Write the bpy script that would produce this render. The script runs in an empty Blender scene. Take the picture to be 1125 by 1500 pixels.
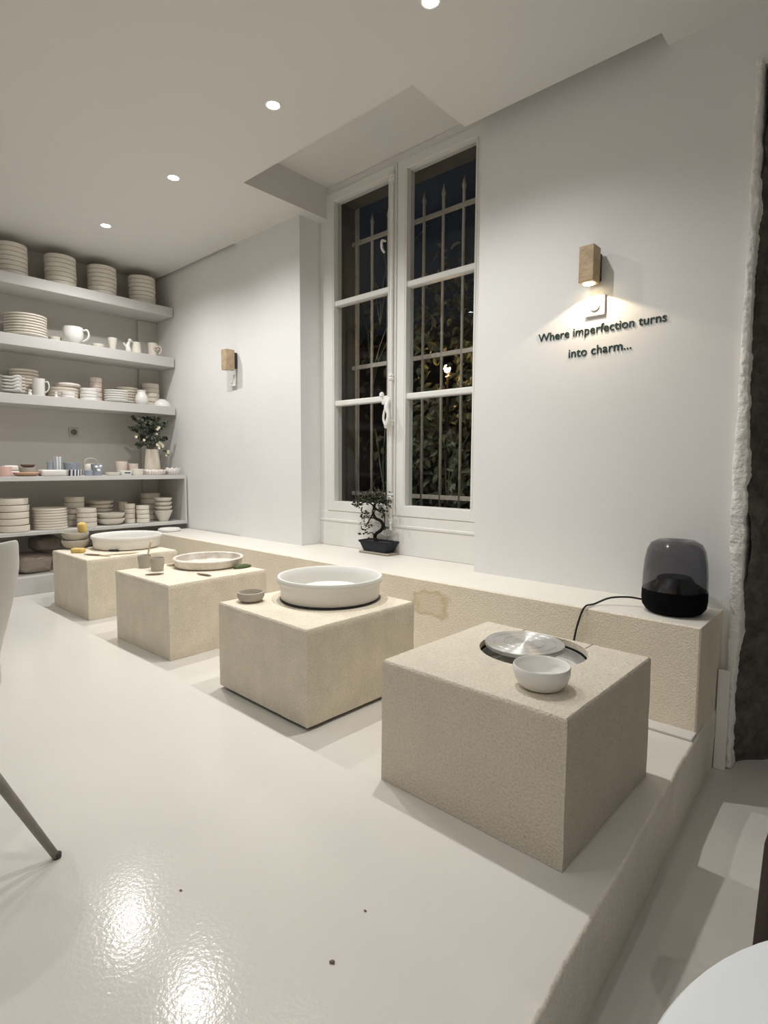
import bpy, bmesh, math, random
from mathutils import Vector, Matrix, noise
R = random.Random(7)
PI = math.pi
scn = bpy.context.scene
COL = scn.collection
# ------------------------------------------------------------------ materials
def mat(name, col, rough=.6, bump=0., bscale=80., mottle=0., mscale=6., metal=0., spec=.5, dark=None, detail=4., bdist=.004, coat=0., nrough=.5):
    m = bpy.data.materials.new(name); m.use_nodes = True
    nt = m.node_tree; b = nt.nodes['Principled BSDF']
    b.inputs['Base Color'].default_value = (*col, 1)
    b.inputs['Roughness'].default_value = rough
    b.inputs['Metallic'].default_value = metal
    b.inputs['Specular IOR Level'].default_value = spec
    if coat: b.inputs['Coat Weight'].default_value = coat; b.inputs['Coat Roughness'].default_value = .1
    tc = nt.nodes.new('ShaderNodeTexCoord')
    if mottle or dark:
        n = nt.nodes.new('ShaderNodeTexNoise'); n.inputs['Scale'].default_value = mscale; n.inputs['Detail'].default_value = 6
        n.inputs['Roughness'].default_value = .65
        nt.links.new(tc.outputs['Object'], n.inputs['Vector'])
        r = nt.nodes.new('ShaderNodeValToRGB')
        r.color_ramp.elements[0].position = .3; r.color_ramp.elements[1].position = .7
        d = dark or tuple(c*(1-mottle) for c in col)
        r.color_ramp.elements[0].color = (*d, 1); r.color_ramp.elements[1].color = (*col, 1)
        nt.links.new(n.outputs['Fac'], r.inputs['Fac']); nt.links.new(r.outputs['Color'], b.inputs['Base Color'])
    if bump:
        n2 = nt.nodes.new('ShaderNodeTexNoise'); n2.inputs['Scale'].default_value = bscale; n2.inputs['Detail'].default_value = detail; n2.inputs['Roughness'].default_value = nrough
        nt.links.new(tc.outputs['Object'], n2.inputs['Vector'])
        bp = nt.nodes.new('ShaderNodeBump'); bp.inputs['Strength'].default_value = bump; bp.inputs['Distance'].default_value = bdist
        nt.links.new(n2.outputs['Fac'], bp.inputs['Height']); nt.links.new(bp.outputs['Normal'], b.inputs['Normal'])
    return m
def grain(m, k=.16, sc=150):
    nt = m.node_tree; b = nt.nodes['Principled BSDF']; src = b.inputs['Base Color'].links[0].from_socket
    tc = nt.nodes.new('ShaderNodeTexCoord'); n = nt.nodes.new('ShaderNodeTexNoise'); n.inputs['Scale'].default_value = sc; n.inputs['Detail'].default_value = 3; n.inputs['Roughness'].default_value = .6
    r = nt.nodes.new('ShaderNodeValToRGB'); r.color_ramp.elements[0].position = .36; r.color_ramp.elements[1].position = .52
    r.color_ramp.elements[0].color = (1-k, 1-k, 1-k*1.05, 1); r.color_ramp.elements[1].color = (1, 1, 1, 1)
    mx = nt.nodes.new('ShaderNodeMix'); mx.data_type = 'RGBA'; mx.blend_type = 'MULTIPLY'; mx.inputs[0].default_value = 1
    nt.links.new(tc.outputs['Object'], n.inputs['Vector']); nt.links.new(n.outputs['Fac'], r.inputs['Fac'])
    nt.links.new(src, mx.inputs[6]); nt.links.new(r.outputs['Color'], mx.inputs[7]); nt.links.new(mx.outputs[2], b.inputs['Base Color'])
def emit(name, col, s):
    m = bpy.data.materials.new(name); m.use_nodes = True; nt = m.node_tree; nt.nodes.clear()
    o = nt.nodes.new('ShaderNodeOutputMaterial'); e = nt.nodes.new('ShaderNodeEmission')
    e.inputs['Color'].default_value = (*col, 1); e.inputs['Strength'].default_value = s
    nt.links.new(e.outputs[0], o.inputs[0]); return m
def pane_glass(name, tint=(1, 1, 1), refl=1.):
    m = bpy.data.materials.new(name); m.use_nodes = True; nt = m.node_tree; nt.nodes.clear()
    o = nt.nodes.new('ShaderNodeOutputMaterial'); t = nt.nodes.new('ShaderNodeBsdfTransparent'); g = nt.nodes.new('ShaderNodeBsdfGlossy')
    t.inputs['Color'].default_value = (*tint, 1); g.inputs['Roughness'].default_value = .0
    f = nt.nodes.new('ShaderNodeFresnel'); f.inputs['IOR'].default_value = 1.45
    mm = nt.nodes.new('ShaderNodeMath'); mm.operation = 'MULTIPLY'; mm.inputs[1].default_value = refl
    mx = nt.nodes.new('ShaderNodeMixShader')
    ge = nt.nodes.new('ShaderNodeNewGeometry'); iv = nt.nodes.new('ShaderNodeMath'); iv.operation = 'SUBTRACT'; iv.inputs[0].default_value = 1
    m3 = nt.nodes.new('ShaderNodeMath'); m3.operation = 'MULTIPLY'
    nt.links.new(ge.outputs['Backfacing'], iv.inputs[1]); nt.links.new(iv.outputs[0], m3.inputs[1]); nt.links.new(mm.outputs[0], m3.inputs[0])
    nt.links.new(f.outputs[0], mm.inputs[0]); nt.links.new(m3.outputs[0], mx.inputs[0])
    nt.links.new(t.outputs[0], mx.inputs[1]); nt.links.new(g.outputs[0], mx.inputs[2]); nt.links.new(mx.outputs[0], o.inputs[0]); return m

M = {}
M['wall'] = mat('wall_paint', (.80, .80, .79), .65, .12, 45, .03, 1.5)
M['ceil'] = mat('ceiling_paint', (.70, .68, .645), .7, .05, 60)
M['floor'] = mat('floor_gloss_paint', (.665, .64, .59), .14, .25, 95, .03, 2.5, detail=2, bdist=.0016, spec=.3)
M['ledgetop'] = mat('ledge_top_paint', (.74, .71, .645), .5, .2, 60, .05, 6)
M['plaster'] = mat('beige_plaster', (.90, .815, .675), .88, 1., 125, .08, 5, detail=10, bdist=.012, nrough=.6)
M['plaster2'] = mat('beige_plaster_worn', (.89, .80, .65), .88, .9, 125, .16, 8, detail=10, bdist=.009, nrough=.6)
M['riser'] = mat('riser_plaster', (.88, .82, .715), .8, .6, 40, .12, 5, detail=8, bdist=.008)
M['edge'] = mat('broken_plaster', (.88, .87, .84), .8, .9, 60, .04, 12, detail=8, bdist=.012)
M['stone'] = mat('dark_stone', (.15, .14, .12), .9, 1., 22, dark=(.045, .042, .036), mscale=14, detail=9, bdist=.03)
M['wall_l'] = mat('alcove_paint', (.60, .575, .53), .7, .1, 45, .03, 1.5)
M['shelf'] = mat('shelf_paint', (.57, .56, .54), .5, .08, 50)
M['wood'] = mat('painted_joinery', (.79, .78, .745), .45, .12, 60, .03, 8)
M['glass'] = pane_glass('window_glass', (.97, .98, .98), 1.)
M['smoke'] = pane_glass('smoked_glass', (.42, .42, .44), 1.)
M['iron'] = mat('iron_bar', (.60, .54, .46), .6, .3, 90, .3, 30)
M['extstone'] = mat('exterior_render', (.12, .115, .10), .9, .5, 30, .3, 4)
M['ground'] = mat('garden_ground', (.05, .05, .04), .95, .6, 12)
M['night'] = mat('garden_wall', (.05, .045, .04), .95, .4, 10, .4, 3)
M['leafdark'] = mat('ivy_leaf', (.20, .22, .14), .4, dark=(.07, .09, .05), mscale=9)
M['twig'] = mat('twig_bark', (.20, .17, .13), .8)
M['bisque'] = mat('bisque_clay', (.73, .67, .575), .75, .1, 90, .05, 12)
M['cream'] = mat('cream_stoneware', (.76, .715, .63), .6, .08, 90, .04, 10)
M['white'] = mat('white_glaze', (.82, .80, .765), .35, 0, 80, .02, 10)
M['rosy'] = mat('rosy_bisque', (.76, .65, .58), .7, .1, 80)
M['greyclay'] = mat('grey_clay', (.47, .43, .36), .8, .25, 90, .12, 14)
M['brown'] = mat('brown_clay', (.22, .15, .12), .6)
M['terra'] = mat('terracotta', (.60, .36, .25), .7)
M['pink'] = mat('pink_glaze', (.70, .47, .41), .45)
M['blue'] = mat('blue_glaze', (.36, .40, .47), .4, 0, 80, .25, 40)
M['navy'] = mat('navy_glaze', (.03, .04, .09), .4)
M['paleblue'] = mat('pale_blue_glaze', (.60, .65, .72), .4, 0, 80, .2, 60)
M['pan'] = mat('pan_plastic', (.80, .785, .745), .35, .05, 30, .02, 5)
M['pandirty'] = mat('pan_plastic_clay_smeared', (.80, .775, .72), .5, .1, 30, dark=(.56, .48, .40), mscale=14)
M['metalhead'] = mat('spun_aluminium', (.66, .65, .63), .32, 0, 80, .12, 9, metal=.85)
M['black'] = mat('black_plastic', (.012, .012, .014), .4)
M['fabric'] = mat('black_mesh_fabric', (.004, .004, .005), .9, .3, 600, spec=.08)
M['sponge'] = mat('yellow_sponge', (.74, .53, .18), .95, .8, 160, .2, 60)
M['green'] = mat('green_sponge', (.10, .135, .06), .95, .8, 120, .3, 40)
M['toolwood'] = mat('tool_wood', (.55, .44, .30), .6)
M['tooldark'] = mat('tool_dark_wood', (.20, .15, .11), .6)
M['travertine'] = mat('travertine', (.54, .41, .27), .7, .7, 55, dark=(.37, .27, .17), mscale=22, bdist=.006)
M['mount'] = mat('dark_bronze', (.03, .022, .016), .5)
M['plate'] = mat('switch_plate', (.83, .82, .79), .35)
M['letters'] = mat('lettering_green_black', (.012, .035, .035), .4)
M['lens'] = emit('lamp_lens', (1, .97, .92), 40.)
M['trimw'] = mat('downlight_trim', (.85, .84, .82), .4)
M['lenswarm'] = emit('sconce_lens', (1, .80, .50), 18.)
M['amber_glow_lens'] = emit('amber_glow_emission', (1, .72, .36), 14.)  # emission of the added bulb behind the pane
M['chair'] = mat('shell_plastic', (.76, .745, .71), .4, .04, 200)
M['leg'] = mat('brushed_leg', (.30, .275, .24), .45, .1, 90, .2, 30)
M['rubber'] = mat('rubber', (.05, .045, .04), .7)
M['table'] = mat('table_laminate', (.80, .83, .86), .4)
M['leather'] = mat('dark_brown_leather', (.035, .020, .014), .6, .4, 60)
M['claybag'] = mat('clay_bag_film', (.36, .30, .25), .35, .6, 14, .25, 7, bdist=.03)
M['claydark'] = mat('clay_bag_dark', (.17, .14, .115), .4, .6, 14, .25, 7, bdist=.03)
M['soil'] = mat('soil', (.03, .024, .018), .95, 1, 60)
M['bark'] = mat('bonsai_bark', (.012, .010, .008), .9, .4, 90, spec=.15)
M['bonsaileaf'] = mat('bonsai_leaf', (.05, .055, .022), .6, dark=(.015, .018, .008), mscale=30)
M['pot'] = mat('navy_bonsai_pot', (.012, .014, .022), .5, spec=.3)
M['traygrey'] = mat('grey_tray', (.33, .29, .23), .5)
M['eucalyptus'] = mat('eucalyptus_leaf', (.12, .135, .10), .55, dark=(.035, .045, .03), mscale=25)
M['petal'] = mat('cream_petal', (.80, .76, .58), .6)
M['vase'] = mat('cream_vase', (.75, .68, .575), .5, .05, 60)
M['socket'] = mat('grey_socket', (.45, .43, .40), .4)
M['crumb'] = mat('clay_crumb', (.20, .15, .11), .9)

_b = M['metalhead'].node_tree.nodes['Principled BSDF']; _t = M['metalhead'].node_tree.nodes.new('ShaderNodeTangent'); _t.direction_type = 'RADIAL'; _t.axis = 'Z'
_b.inputs['Anisotropic'].default_value = .92; _b.inputs['Anisotropic Rotation'].default_value = .25; _b.inputs['Roughness'].default_value = .36; M['metalhead'].node_tree.links.new(_t.outputs[0], _b.inputs['Tangent'])
for _k in ('plaster', 'plaster2', 'riser'): grain(M[_k])
# stain on the ledge front, striped glaze
def stain_plaster():
    m = M['plaster'].copy(); m.name = 'ledge_front_plaster'; nt = m.node_tree; b = nt.nodes['Principled BSDF']
    src = b.inputs['Base Color'].links[0].from_socket
    tc = nt.nodes.new('ShaderNodeTexCoord'); ds = nt.nodes.new('ShaderNodeVectorMath'); ds.operation = 'DISTANCE'
    mp = nt.nodes.new('ShaderNodeMapping'); mp.inputs['Scale'].default_value = (1, 1, 1.9)
    nt.links.new(tc.outputs['Object'], mp.inputs['Vector']); nt.links.new(mp.outputs[0], ds.inputs[0])
    ds.inputs[1].default_value = (-1.83, 2.407, .30*1.9)
    n = nt.nodes.new('ShaderNodeTexNoise'); n.inputs['Scale'].default_value = 14; n.inputs['Detail'].default_value = 5
    nt.links.new(tc.outputs['Object'], n.inputs['Vector'])
    ad = nt.nodes.new('ShaderNodeMath'); ad.operation = 'MULTIPLY_ADD'; ad.inputs[1].default_value = .22
    nt.links.new(n.outputs['Fac'], ad.inputs[0]); nt.links.new(ds.outputs['Value'], ad.inputs[2])
    r = nt.nodes.new('ShaderNodeValToRGB'); e = r.color_ramp.elements
    e[0].position = .20; e[0].color = (.45,)*3+(1,); e[1].position = .27; e[1].color = (0, 0, 0, 1)
    k = e.new(.235); k.color = (1, 1, 1, 1)
    nt.links.new(ad.outputs[0], r.inputs['Fac'])
    mx = nt.nodes.new('ShaderNodeMix'); mx.data_type = 'RGBA'; mx.inputs['B'].default_value = (.64, .52, .34, 1)
    for i, s in enumerate(mx.inputs):
        pass
    nt.links.new(r.outputs['Color'], mx.inputs[0]); nt.links.new(src, mx.inputs[6]); mx.inputs[7].default_value = (.66, .54, .37, 1)
    nt.links.new(mx.outputs[2], b.inputs['Base Color'])
    for q in nt.nodes:
        if q.type == 'BUMP': q.inputs['Strength'].default_value = .5
    return m
M['ledgefront'] = stain_plaster()
def stripes(name, a, bcol, scale, axis):
    m = bpy.data.materials.new(name); m.use_nodes = True; nt = m.node_tree; b = nt.nodes['Principled BSDF']; b.inputs['Roughness'].default_value = .4
    tc = nt.nodes.new('ShaderNodeTexCoord'); w = nt.nodes.new('ShaderNodeTexWave'); w.bands_direction = axis
    w.inputs['Scale'].default_value = scale; w.inputs['Distortion'].default_value = 1.2
    r = nt.nodes.new('ShaderNodeValToRGB'); r.color_ramp.interpolation = 'CONSTANT'
    r.color_ramp.elements[0].color = (*a, 1); r.color_ramp.elements[1].color = (*bcol, 1); r.color_ramp.elements[1].position = .45
    nt.links.new(tc.outputs['Object'], w.inputs['Vector']); nt.links.new(w.outputs['Fac'], r.inputs['Fac'])
    nt.links.new(r.outputs['Color'], b.inputs['Base Color']); return m
M['palegrey'] = stripes('pale_grey_pattern_glaze', (.60, .59, .56), (.72, .69, .64), 30, 'Y')
M['navystripe'] = stripes('navy_stripe_glaze', (.03, .04, .08), (.78, .77, .75), 13, 'Y')
M['pinkstripe'] = stripes('pink_stripe_glaze', (.70, .60, .56), (.79, .76, .72), 16, 'Y')
M['bluestripe'] = stripes('blue_stripe_glaze', (.36, .40, .47), (.74, .74, .73), 14, 'Y')

# ------------------------------------------------------------------ mesh helpers
def obj(name, bm, m, parent=None, smooth=False, loc=None, rotz=0., kind=None):
    me = bpy.data.meshes.new(name); bm.normal_update(); bm.to_mesh(me); bm.free()
    for mm in (m if isinstance(m, (list, tuple)) else [m]): me.materials.append(mm)
    if smooth:
        for p in me.polygons: p.use_smooth = True
    o = bpy.data.objects.new(name, me); COL.objects.link(o)
    if parent: o.parent = parent
    if loc is not None: o.location = loc
    o.rotation_euler[2] = rotz
    if kind: o['kind'] = kind
    return o
def sharp(o, ang=40):
    me = o.data
    for p in me.polygons: p.use_smooth = True
    me.set_sharp_from_angle(angle=math.radians(ang)); return o
def tag(o, label, cat, group=None):
    o['label'] = label; o['category'] = cat
    if group: o['group'] = group
    return o
def thing(name, label, cat, loc=(0, 0, 0), rotz=0, group=None):
    o = bpy.data.objects.new(name, None); COL.objects.link(o); o.empty_display_size = .05
    o.location = loc; o.rotation_euler[2] = rotz
    return tag(o, label, cat, group)
def dup(root, loc, rotz=0, label=None):
    r = root.copy(); COL.objects.link(r); r.location = loc; r.rotation_euler[2] = rotz
    if label: r['label'] = label
    for ch in list(root.children):
        c = ch.copy(); COL.objects.link(c); c.parent = r
        for g in list(ch.children):
            d = g.copy(); COL.objects.link(d); d.parent = c
    return r
def BM(): return bmesh.new()
def add_box(bm, x0, x1, y0, y1, z0, z1, bev=0., seg=2, mi=0):
    b = bmesh.new()
    v = [b.verts.new(p) for p in ((x0, y0, z0), (x1, y0, z0), (x1, y1, z0), (x0, y1, z0), (x0, y0, z1), (x1, y0, z1), (x1, y1, z1), (x0, y1, z1))]
    for f in ((0, 3, 2, 1), (4, 5, 6, 7), (0, 1, 5, 4), (1, 2, 6, 5), (2, 3, 7, 6), (3, 0, 4, 7)): b.faces.new([v[i] for i in f])
    if bev: bmesh.ops.bevel(b, geom=list(b.edges), offset=bev, segments=seg, affect='EDGES', profile=.5)
    merge(bm, b, mi); return bm
def merge(bm, b, mi=0, M4=None):
    mp = {}
    for v in b.verts: mp[v] = bm.verts.new(M4 @ v.co if M4 else v.co)
    for f in b.faces:
        try:
            nf = bm.faces.new([mp[v] for v in f.verts]); nf.material_index = mi if mi else f.material_index; nf.smooth = f.smooth
        except ValueError: pass
    b.free()
def add_prism(bm, poly, a0, a1, axis='y', mi=0):
    """polygon extruded; axis y: poly in (x,z); axis z: poly in (x,y)"""
    def P(p, a): return (p[0], a, p[1]) if axis == 'y' else (p[0], p[1], a)
    n = len(poly)
    A = [bm.verts.new(P(p, a0)) for p in poly]; B = [bm.verts.new(P(p, a1)) for p in poly]
    fs = [bm.faces.new(A), bm.faces.new(B[::-1])]
    for i in range(n): fs.append(bm.faces.new((A[i], B[i], B[(i+1) % n], A[(i+1) % n])))
    for f in fs: f.material_index = mi
    bmesh.ops.recalc_face_normals(bm, faces=fs); return fs
def add_lathe(bm, prof, seg=40, c=(0, 0, 0), wob=0., seed=0):
    rings = []
    for (r, z) in prof:
        if r < 1e-5: rings.append([bm.verts.new((c[0], c[1], c[2]+z))]); continue
        ring = []
        for i in range(seg):
            t = 2*PI*i/seg; w = 1+wob*noise.noise((math.cos(t)*1.5+seed, math.sin(t)*1.5, z*12+seed)) if wob else 1
            ring.append(bm.verts.new((c[0]+r*w*math.cos(t), c[1]+r*w*math.sin(t), c[2]+z)))
        rings.append(ring)
    for a, b in zip(rings, rings[1:]):
        if len(a) == 1 and len(b) == 1: continue
        for i in range(seg):
            j = (i+1) % seg
            if len(a) == 1: bm.faces.new((a[0], b[j], b[i]))
            elif len(b) == 1: bm.faces.new((a[i], a[j], b[0]))
            else: bm.faces.new((a[i], a[j], b[j], b[i]))
    return bm
def catmull(pts, n):
    out = []; P = [Vector(p) for p in pts]; P = [P[0]*2-P[1]]+P+[P[-1]*2-P[-2]]
    for i in range(1, len(P)-2):
        for k in range(n):
            t = k/n; a, b, c, d = P[i-1:i+3]
            out.append(.5*((2*b)+(c-a)*t+(2*a-5*b+4*c-d)*t*t+(3*b-a-3*c+d)*t**3))
    out.append(P[-2]); return out
def add_tube(bm, pts, rad, seg=8, sm=0, cap=True):
    if sm:
        N = len(pts); pts2 = catmull(pts, sm)
        if isinstance(rad, (list, tuple)):
            rr = []
            for i in range(len(pts2)):
                t = i/(len(pts2)-1)*(N-1); k = min(int(t), N-2); rr.append(rad[k]+(rad[k+1]-rad[k])*(t-k))
            rad = rr
        pts = pts2
    pts = [Vector(p) for p in pts]
    if not isinstance(rad, (list, tuple)): rad = [rad]*len(pts)
    prev = None; up = None
    for i, p in enumerate(pts):
        t = (pts[min(i+1, len(pts)-1)]-pts[max(i-1, 0)]).normalized()
        if up is None: up = t.orthogonal().normalized()
        up = (up-t*up.dot(t)); up = up.normalized() if up.length > 1e-6 else t.orthogonal().normalized()
        s = t.cross(up)
        ring = [bm.verts.new(p+(up*math.cos(2*PI*k/seg)+s*math.sin(2*PI*k/seg))*rad[i]) for k in range(seg)]
        if prev:
            for k in range(seg): bm.faces.new((prev[k], prev[(k+1) % seg], ring[(k+1) % seg], ring[k]))
        elif cap: bm.faces.new(ring[::-1])
        prev = ring
    if cap: bm.faces.new(prev)
    return bm
def add_leaf(bm, p, d, n, L, W, fold=.25):
    d = Vector(d).normalized(); s = d.cross(Vector(n)); s = s.normalized() if s.length > 1e-4 else d.orthogonal().normalized(); n = s.cross(d)
    p = Vector(p); q = [p, p+d*L*.45+n*W*fold*.2, p+d*L-n*W*fold*.6]
    l = [p+d*L*.25-s*W*.8*.5+n*W*fold, p+d*L*.62-s*W*.9*.5+n*W*fold*.8]
    r = [p+d*L*.25+s*W*.8*.5+n*W*fold, p+d*L*.62+s*W*.9*.5+n*W*fold*.8]
    V = [bm.verts.new(v) for v in q+l+r]
    for f in ((0, 1, 4, 3), (1, 2, 4), (0, 5, 6, 1), (1, 6, 2)): bm.faces.new([V[i] for i in f])
def rv(): return Vector((R.uniform(-1, 1), R.uniform(-1, 1), R.uniform(-1, 1)))
def rough_box(x0, x1, y0, y1, z0, z1, amp=.0015, cell=.03, seed=0., bev=.004):
    b = bmesh.new(); add_box(b, x0, x1, y0, y1, z0, z1)
    bmesh.ops.subdivide_edges(b, edges=list(b.edges), cuts=int(max(x1-x0, z1-z0)/cell), use_grid_fill=True)
    for v in b.verts:
        p = v.co*22+Vector((seed, seed*2, 0)); v.co += noise.noise_vector(p)*amp
    return b

# ------------------------------------------------------------------ measures
H = 1.05
B = .4116; ZL = .43; YL = 2.407; YW = 2.786; YN = 3.023; ZC = 2.9; ZS = -.26; XE = -.512
# ------------------------------------------------------------------ camera
yaw, pitch, roll, f = .73328, -.081985, .004744, 822.93
fw = Vector((-math.sin(yaw)*math.cos(pitch), math.cos(yaw)*math.cos(pitch), math.sin(pitch)))
rt = Vector((math.cos(yaw), math.sin(yaw), 0)); up = rt.cross(fw)
rt2 = math.cos(roll)*rt+math.sin(roll)*up; up2 = -math.sin(roll)*rt+math.cos(roll)*up
cd = bpy.data.cameras.new('camera'); co = bpy.data.objects.new('camera', cd); COL.objects.link(co)
co.matrix_world = Matrix(((rt2.x, up2.x, -fw.x, 0), (rt2.y, up2.y, -fw.y, 0), (rt2.z, up2.z, -fw.z, H), (0, 0, 0, 1)))
cd.sensor_fit = 'HORIZONTAL'; cd.sensor_width = 36; cd.lens = 36*f/1125; cd.clip_start = .02
scn.camera = co

# ------------------------------------------------------------------ setting
def struct(name, bm, m, smooth=False):
    o = obj(name, bm, m, kind='structure')
    return sharp(o) if smooth else o
# raised floor with an irregular painted edge
ex = [(-3.2, -.255), (0, -.385), (.92, -.443), (1.25, -.462), (1.46, -.468), (1.93, -.488), (2.405, -.505), (2.786, -.512)]
def edge_x(y):
    for (a, xa), (b, xb) in zip(ex, ex[1:]):
        if a <= y <= b: return xa+(xb-xa)*(y-a)/(b-a)
    return ex[-1][1]
bm = BM(); n = 260; T = []; T2 = []; Bt = []
for i in range(n+1):
    y = -3.2+(2.786+3.2)*i/n; x = edge_x(y); j = noise.noise((y*5, 3.3, 0))*.006+noise.noise((y*24, 1.1, 0))*.003
    T.append((x+j-.006, y, 0)); T2.append((x+j+.002, y, -.008+j*.3)); Bt.append((x+.002+noise.noise((y*4, 8, 0))*.008, y, ZS))
V = [[bm.verts.new(p) for p in row] for row in ([(-5.75, q[1], 0) for q in T], T, T2)]
W = [bm.verts.new(((a[0]+b[0])/2+noise.noise((a[1]*6, 5, 0))*.006, a[1], -.12)) for a, b in zip(T2, Bt)]
V += [W, [bm.verts.new(p) for p in Bt]]
for k in range(4):
    for i in range(n):
        fc = bm.faces.new((V[k][i], V[k+1][i], V[k+1][i+1], V[k][i+1])); fc.material_index = 0 if k < 1 else 1; fc.smooth = k > 0
bmesh.ops.recalc_face_normals(bm, faces=list(bm.faces))
struct('floor', bm, [M['floor'], M['riser']])
bm = BM(); add_box(bm, -.62, 2.7, -3.2, 4.3, ZS-.05, ZS); struct('floor.001', bm, M['floor'])
# main wall: right part with the torn doorway edge, left part, set-back part, window wall
edgeL = [(-.26, -.474), (0, -.478), (.18, -.483), (.36, -.486), (.534, -.489), (.75, -.502), (1.006, -.507), (1.2, -.503), (1.408, -.499), (1.75, -.498), (2.125, -.497), (2.4, -.499), (2.668, -.501)]
edgeR = [(-.26, -.447), (0, -.452), (.18, -.449), (.36, -.440), (.534, -.443), (.75, -.442), (1.006, -.447), (1.2, -.452), (1.408, -.462), (1.75, -.467), (2.125, -.462), (2.4, -.470), (2.655, -.473)]
def ip(tab, z):
    for (a, xa), (b, xb) in zip(tab, tab[1:]):
        if a <= z <= b: return xa+(xb-xa)*(z-a)/(b-a)
    return tab[0][1] if z < tab[0][0] else tab[-1][1]
bm = BM()
poly = [(-1.796, -.26)]+[(ip(edgeL, z)+.012, z) for z in [-.26+i*.06 for i in range(49)]]+[(-.48, 2.66), (2.7, 2.66), (2.7, 3.3), (-1.796, 3.3)]
add_prism(bm, poly, YW, 3.10); struct('wall_back', bm, M['wall'])
bm = BM(); add_box(bm, -4.2, -3.367, YW, 3.42, 0, 3.3); struct('wall_back.001', bm, M['wall'])
bm = BM(); add_box(bm, -5.72, -4.2, 2.800, 3.42, 0, 3.3); struct('wall_back.002', bm, M['wall'])
bm = BM(); add_box(bm, -3.367, -1.796, YN, 3.30, .3, .64); add_box(bm, -3.367, -1.796, YN+.05, 3.30, 3.08, 3.35)
add_box(bm, -3.6, -3.30, YN+.055, 3.30, .3, 3.35); add_box(bm, -1.80, -.50, 3.10, 3.30, -.26, 3.35)
struct('wall_back.003', bm, M['extstone'])
bm = BM(); add_box(bm, -3.3665, -1.7965, 2.977, YN, .43, .635, .002); struct('trim_1', bm, M['wood'])   # panel under the window
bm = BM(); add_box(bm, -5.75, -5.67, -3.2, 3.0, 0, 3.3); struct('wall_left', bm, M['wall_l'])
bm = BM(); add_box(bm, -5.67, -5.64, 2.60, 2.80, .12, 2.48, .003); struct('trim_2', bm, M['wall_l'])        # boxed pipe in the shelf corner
bm = BM(); add_box(bm, -5.75, 2.7, -3.28, -3.2, -.3, 3.3); struct('wall_front', bm, M['wall'])
bm = BM(); add_box(bm, 2.62, 2.7, -3.2, 4.3, -.3, 3.3); struct('wall_right', bm, M['wall'])
# ceiling: slab with the window recess and the two gaps along the wall
bm = BM(); Zt = 3.13
add_box(bm, -5.75, 2.7, -3.28, 2.24, ZC, Zt); add_box(bm, -5.75, -4.2, 2.24, 2.772, ZC, Zt); add_box(bm, -4.2, -3.275, 2.24, YW, ZC, Zt)
add_box(bm, -3.367, -3.275, YW, YN, ZC, Zt)
add_box(bm, -1.845, -.84, 2.24, 2.692, ZC, Zt); add_box(bm, -.84, 2.7, 2.24, YW, ZC, Zt)
struct('ceiling', bm, M['ceil'])
bm = BM(); add_box(bm, -5.75, 2.7, -3.28, 3.06, Zt, 3.3); struct('ceiling.001', bm, M['ceil'])
# torn plaster edge of the doorway
bm = BM(); nz = 420; rows = []
for i in range(nz+1):
    z = -.255+(2.665+.255)*i/nz
    l = ip(edgeL, z)+noise.noise((z*9, 0, 2))*.006; r = ip(edgeR, z)+noise.noise((z*14, 4, 2))*.006+noise.noise((z*40, 4, 9))*.004+noise.noise((z*110, 4, 9))*.002
    row = []
    for k, t in enumerate((0, .12, .3, .5, .7, .88, 1)):
        x = l+(r-l)*t; d = -.013-.004*math.sin(t*PI) -.013-.004*math.sin(t*PI)-noise.noise((z*8, t*2, 7))*.005-noise.noise((z*30, t*5, 1))*.006-noise.noise((z*90, t*9, 1))*.003
        if k == 0: d = .002
        row.append(bm.verts.new((x, YW+d, z)))
    row.append(bm.verts.new((r+.004, YW+.10, z))); rows.append(row)
for a, b in zip(rows, rows[1:]):
    for k in range(len(a)-1): bm.faces.new((a[k], a[k+1], b[k+1], b[k])).smooth = True
struct('trim_3', bm, M['edge'])
# splayed dark stone jamb behind it
bm = BM(); nu, nz = 70, 130; rows = []
for i in range(nz+1):
    z = ZS+(2.67-ZS)*i/nz; row = []
    for k in range(nu+1):
        t = k/nu*1.5; p = Vector((-.452, 2.79, z))+Vector((.54, .84, 0))*t
        d = noise.noise((t*3, z*2.2, 0))*.035+noise.noise((t*10, z*9, 3))*.018+noise.noise((t*30, z*26, 5))*.008
        bulge = .05*max(0, 1-((t-.10)/.16)**2)*max(0, 1-((z-.75)/.30)**2)
        d = min(d, .022) if t < .05 else d
        p += Vector((.84, -.54, 0))*(d-.012+bulge); row.append(bm.verts.new(p))
    rows.append(row)
for a, b in zip(rows, rows[1:]):
    for k in range(nu): bm.faces.new((a[k], a[k+1], b[k+1], b[k])).smooth = True
struct('wall_right.001', bm, M['stone'])
bm = BM(); add_box(bm, -.5, 2.7, 4.0, 4.3, -.3, 2.66); add_box(bm, -.48, 2.7, 3.08, 4.3, 2.66, 2.75); struct('wall_back.004', bm, M['stone'])
# kerb under the shelves, skirting strip along the ledge
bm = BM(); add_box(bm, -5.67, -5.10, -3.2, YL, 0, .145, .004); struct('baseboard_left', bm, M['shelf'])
bm = BM(); add_box(bm, -4.9, -.508, YL-.075, YL, 0, .012, .004); struct('baseboard_back', bm, M['floor'])

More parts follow.
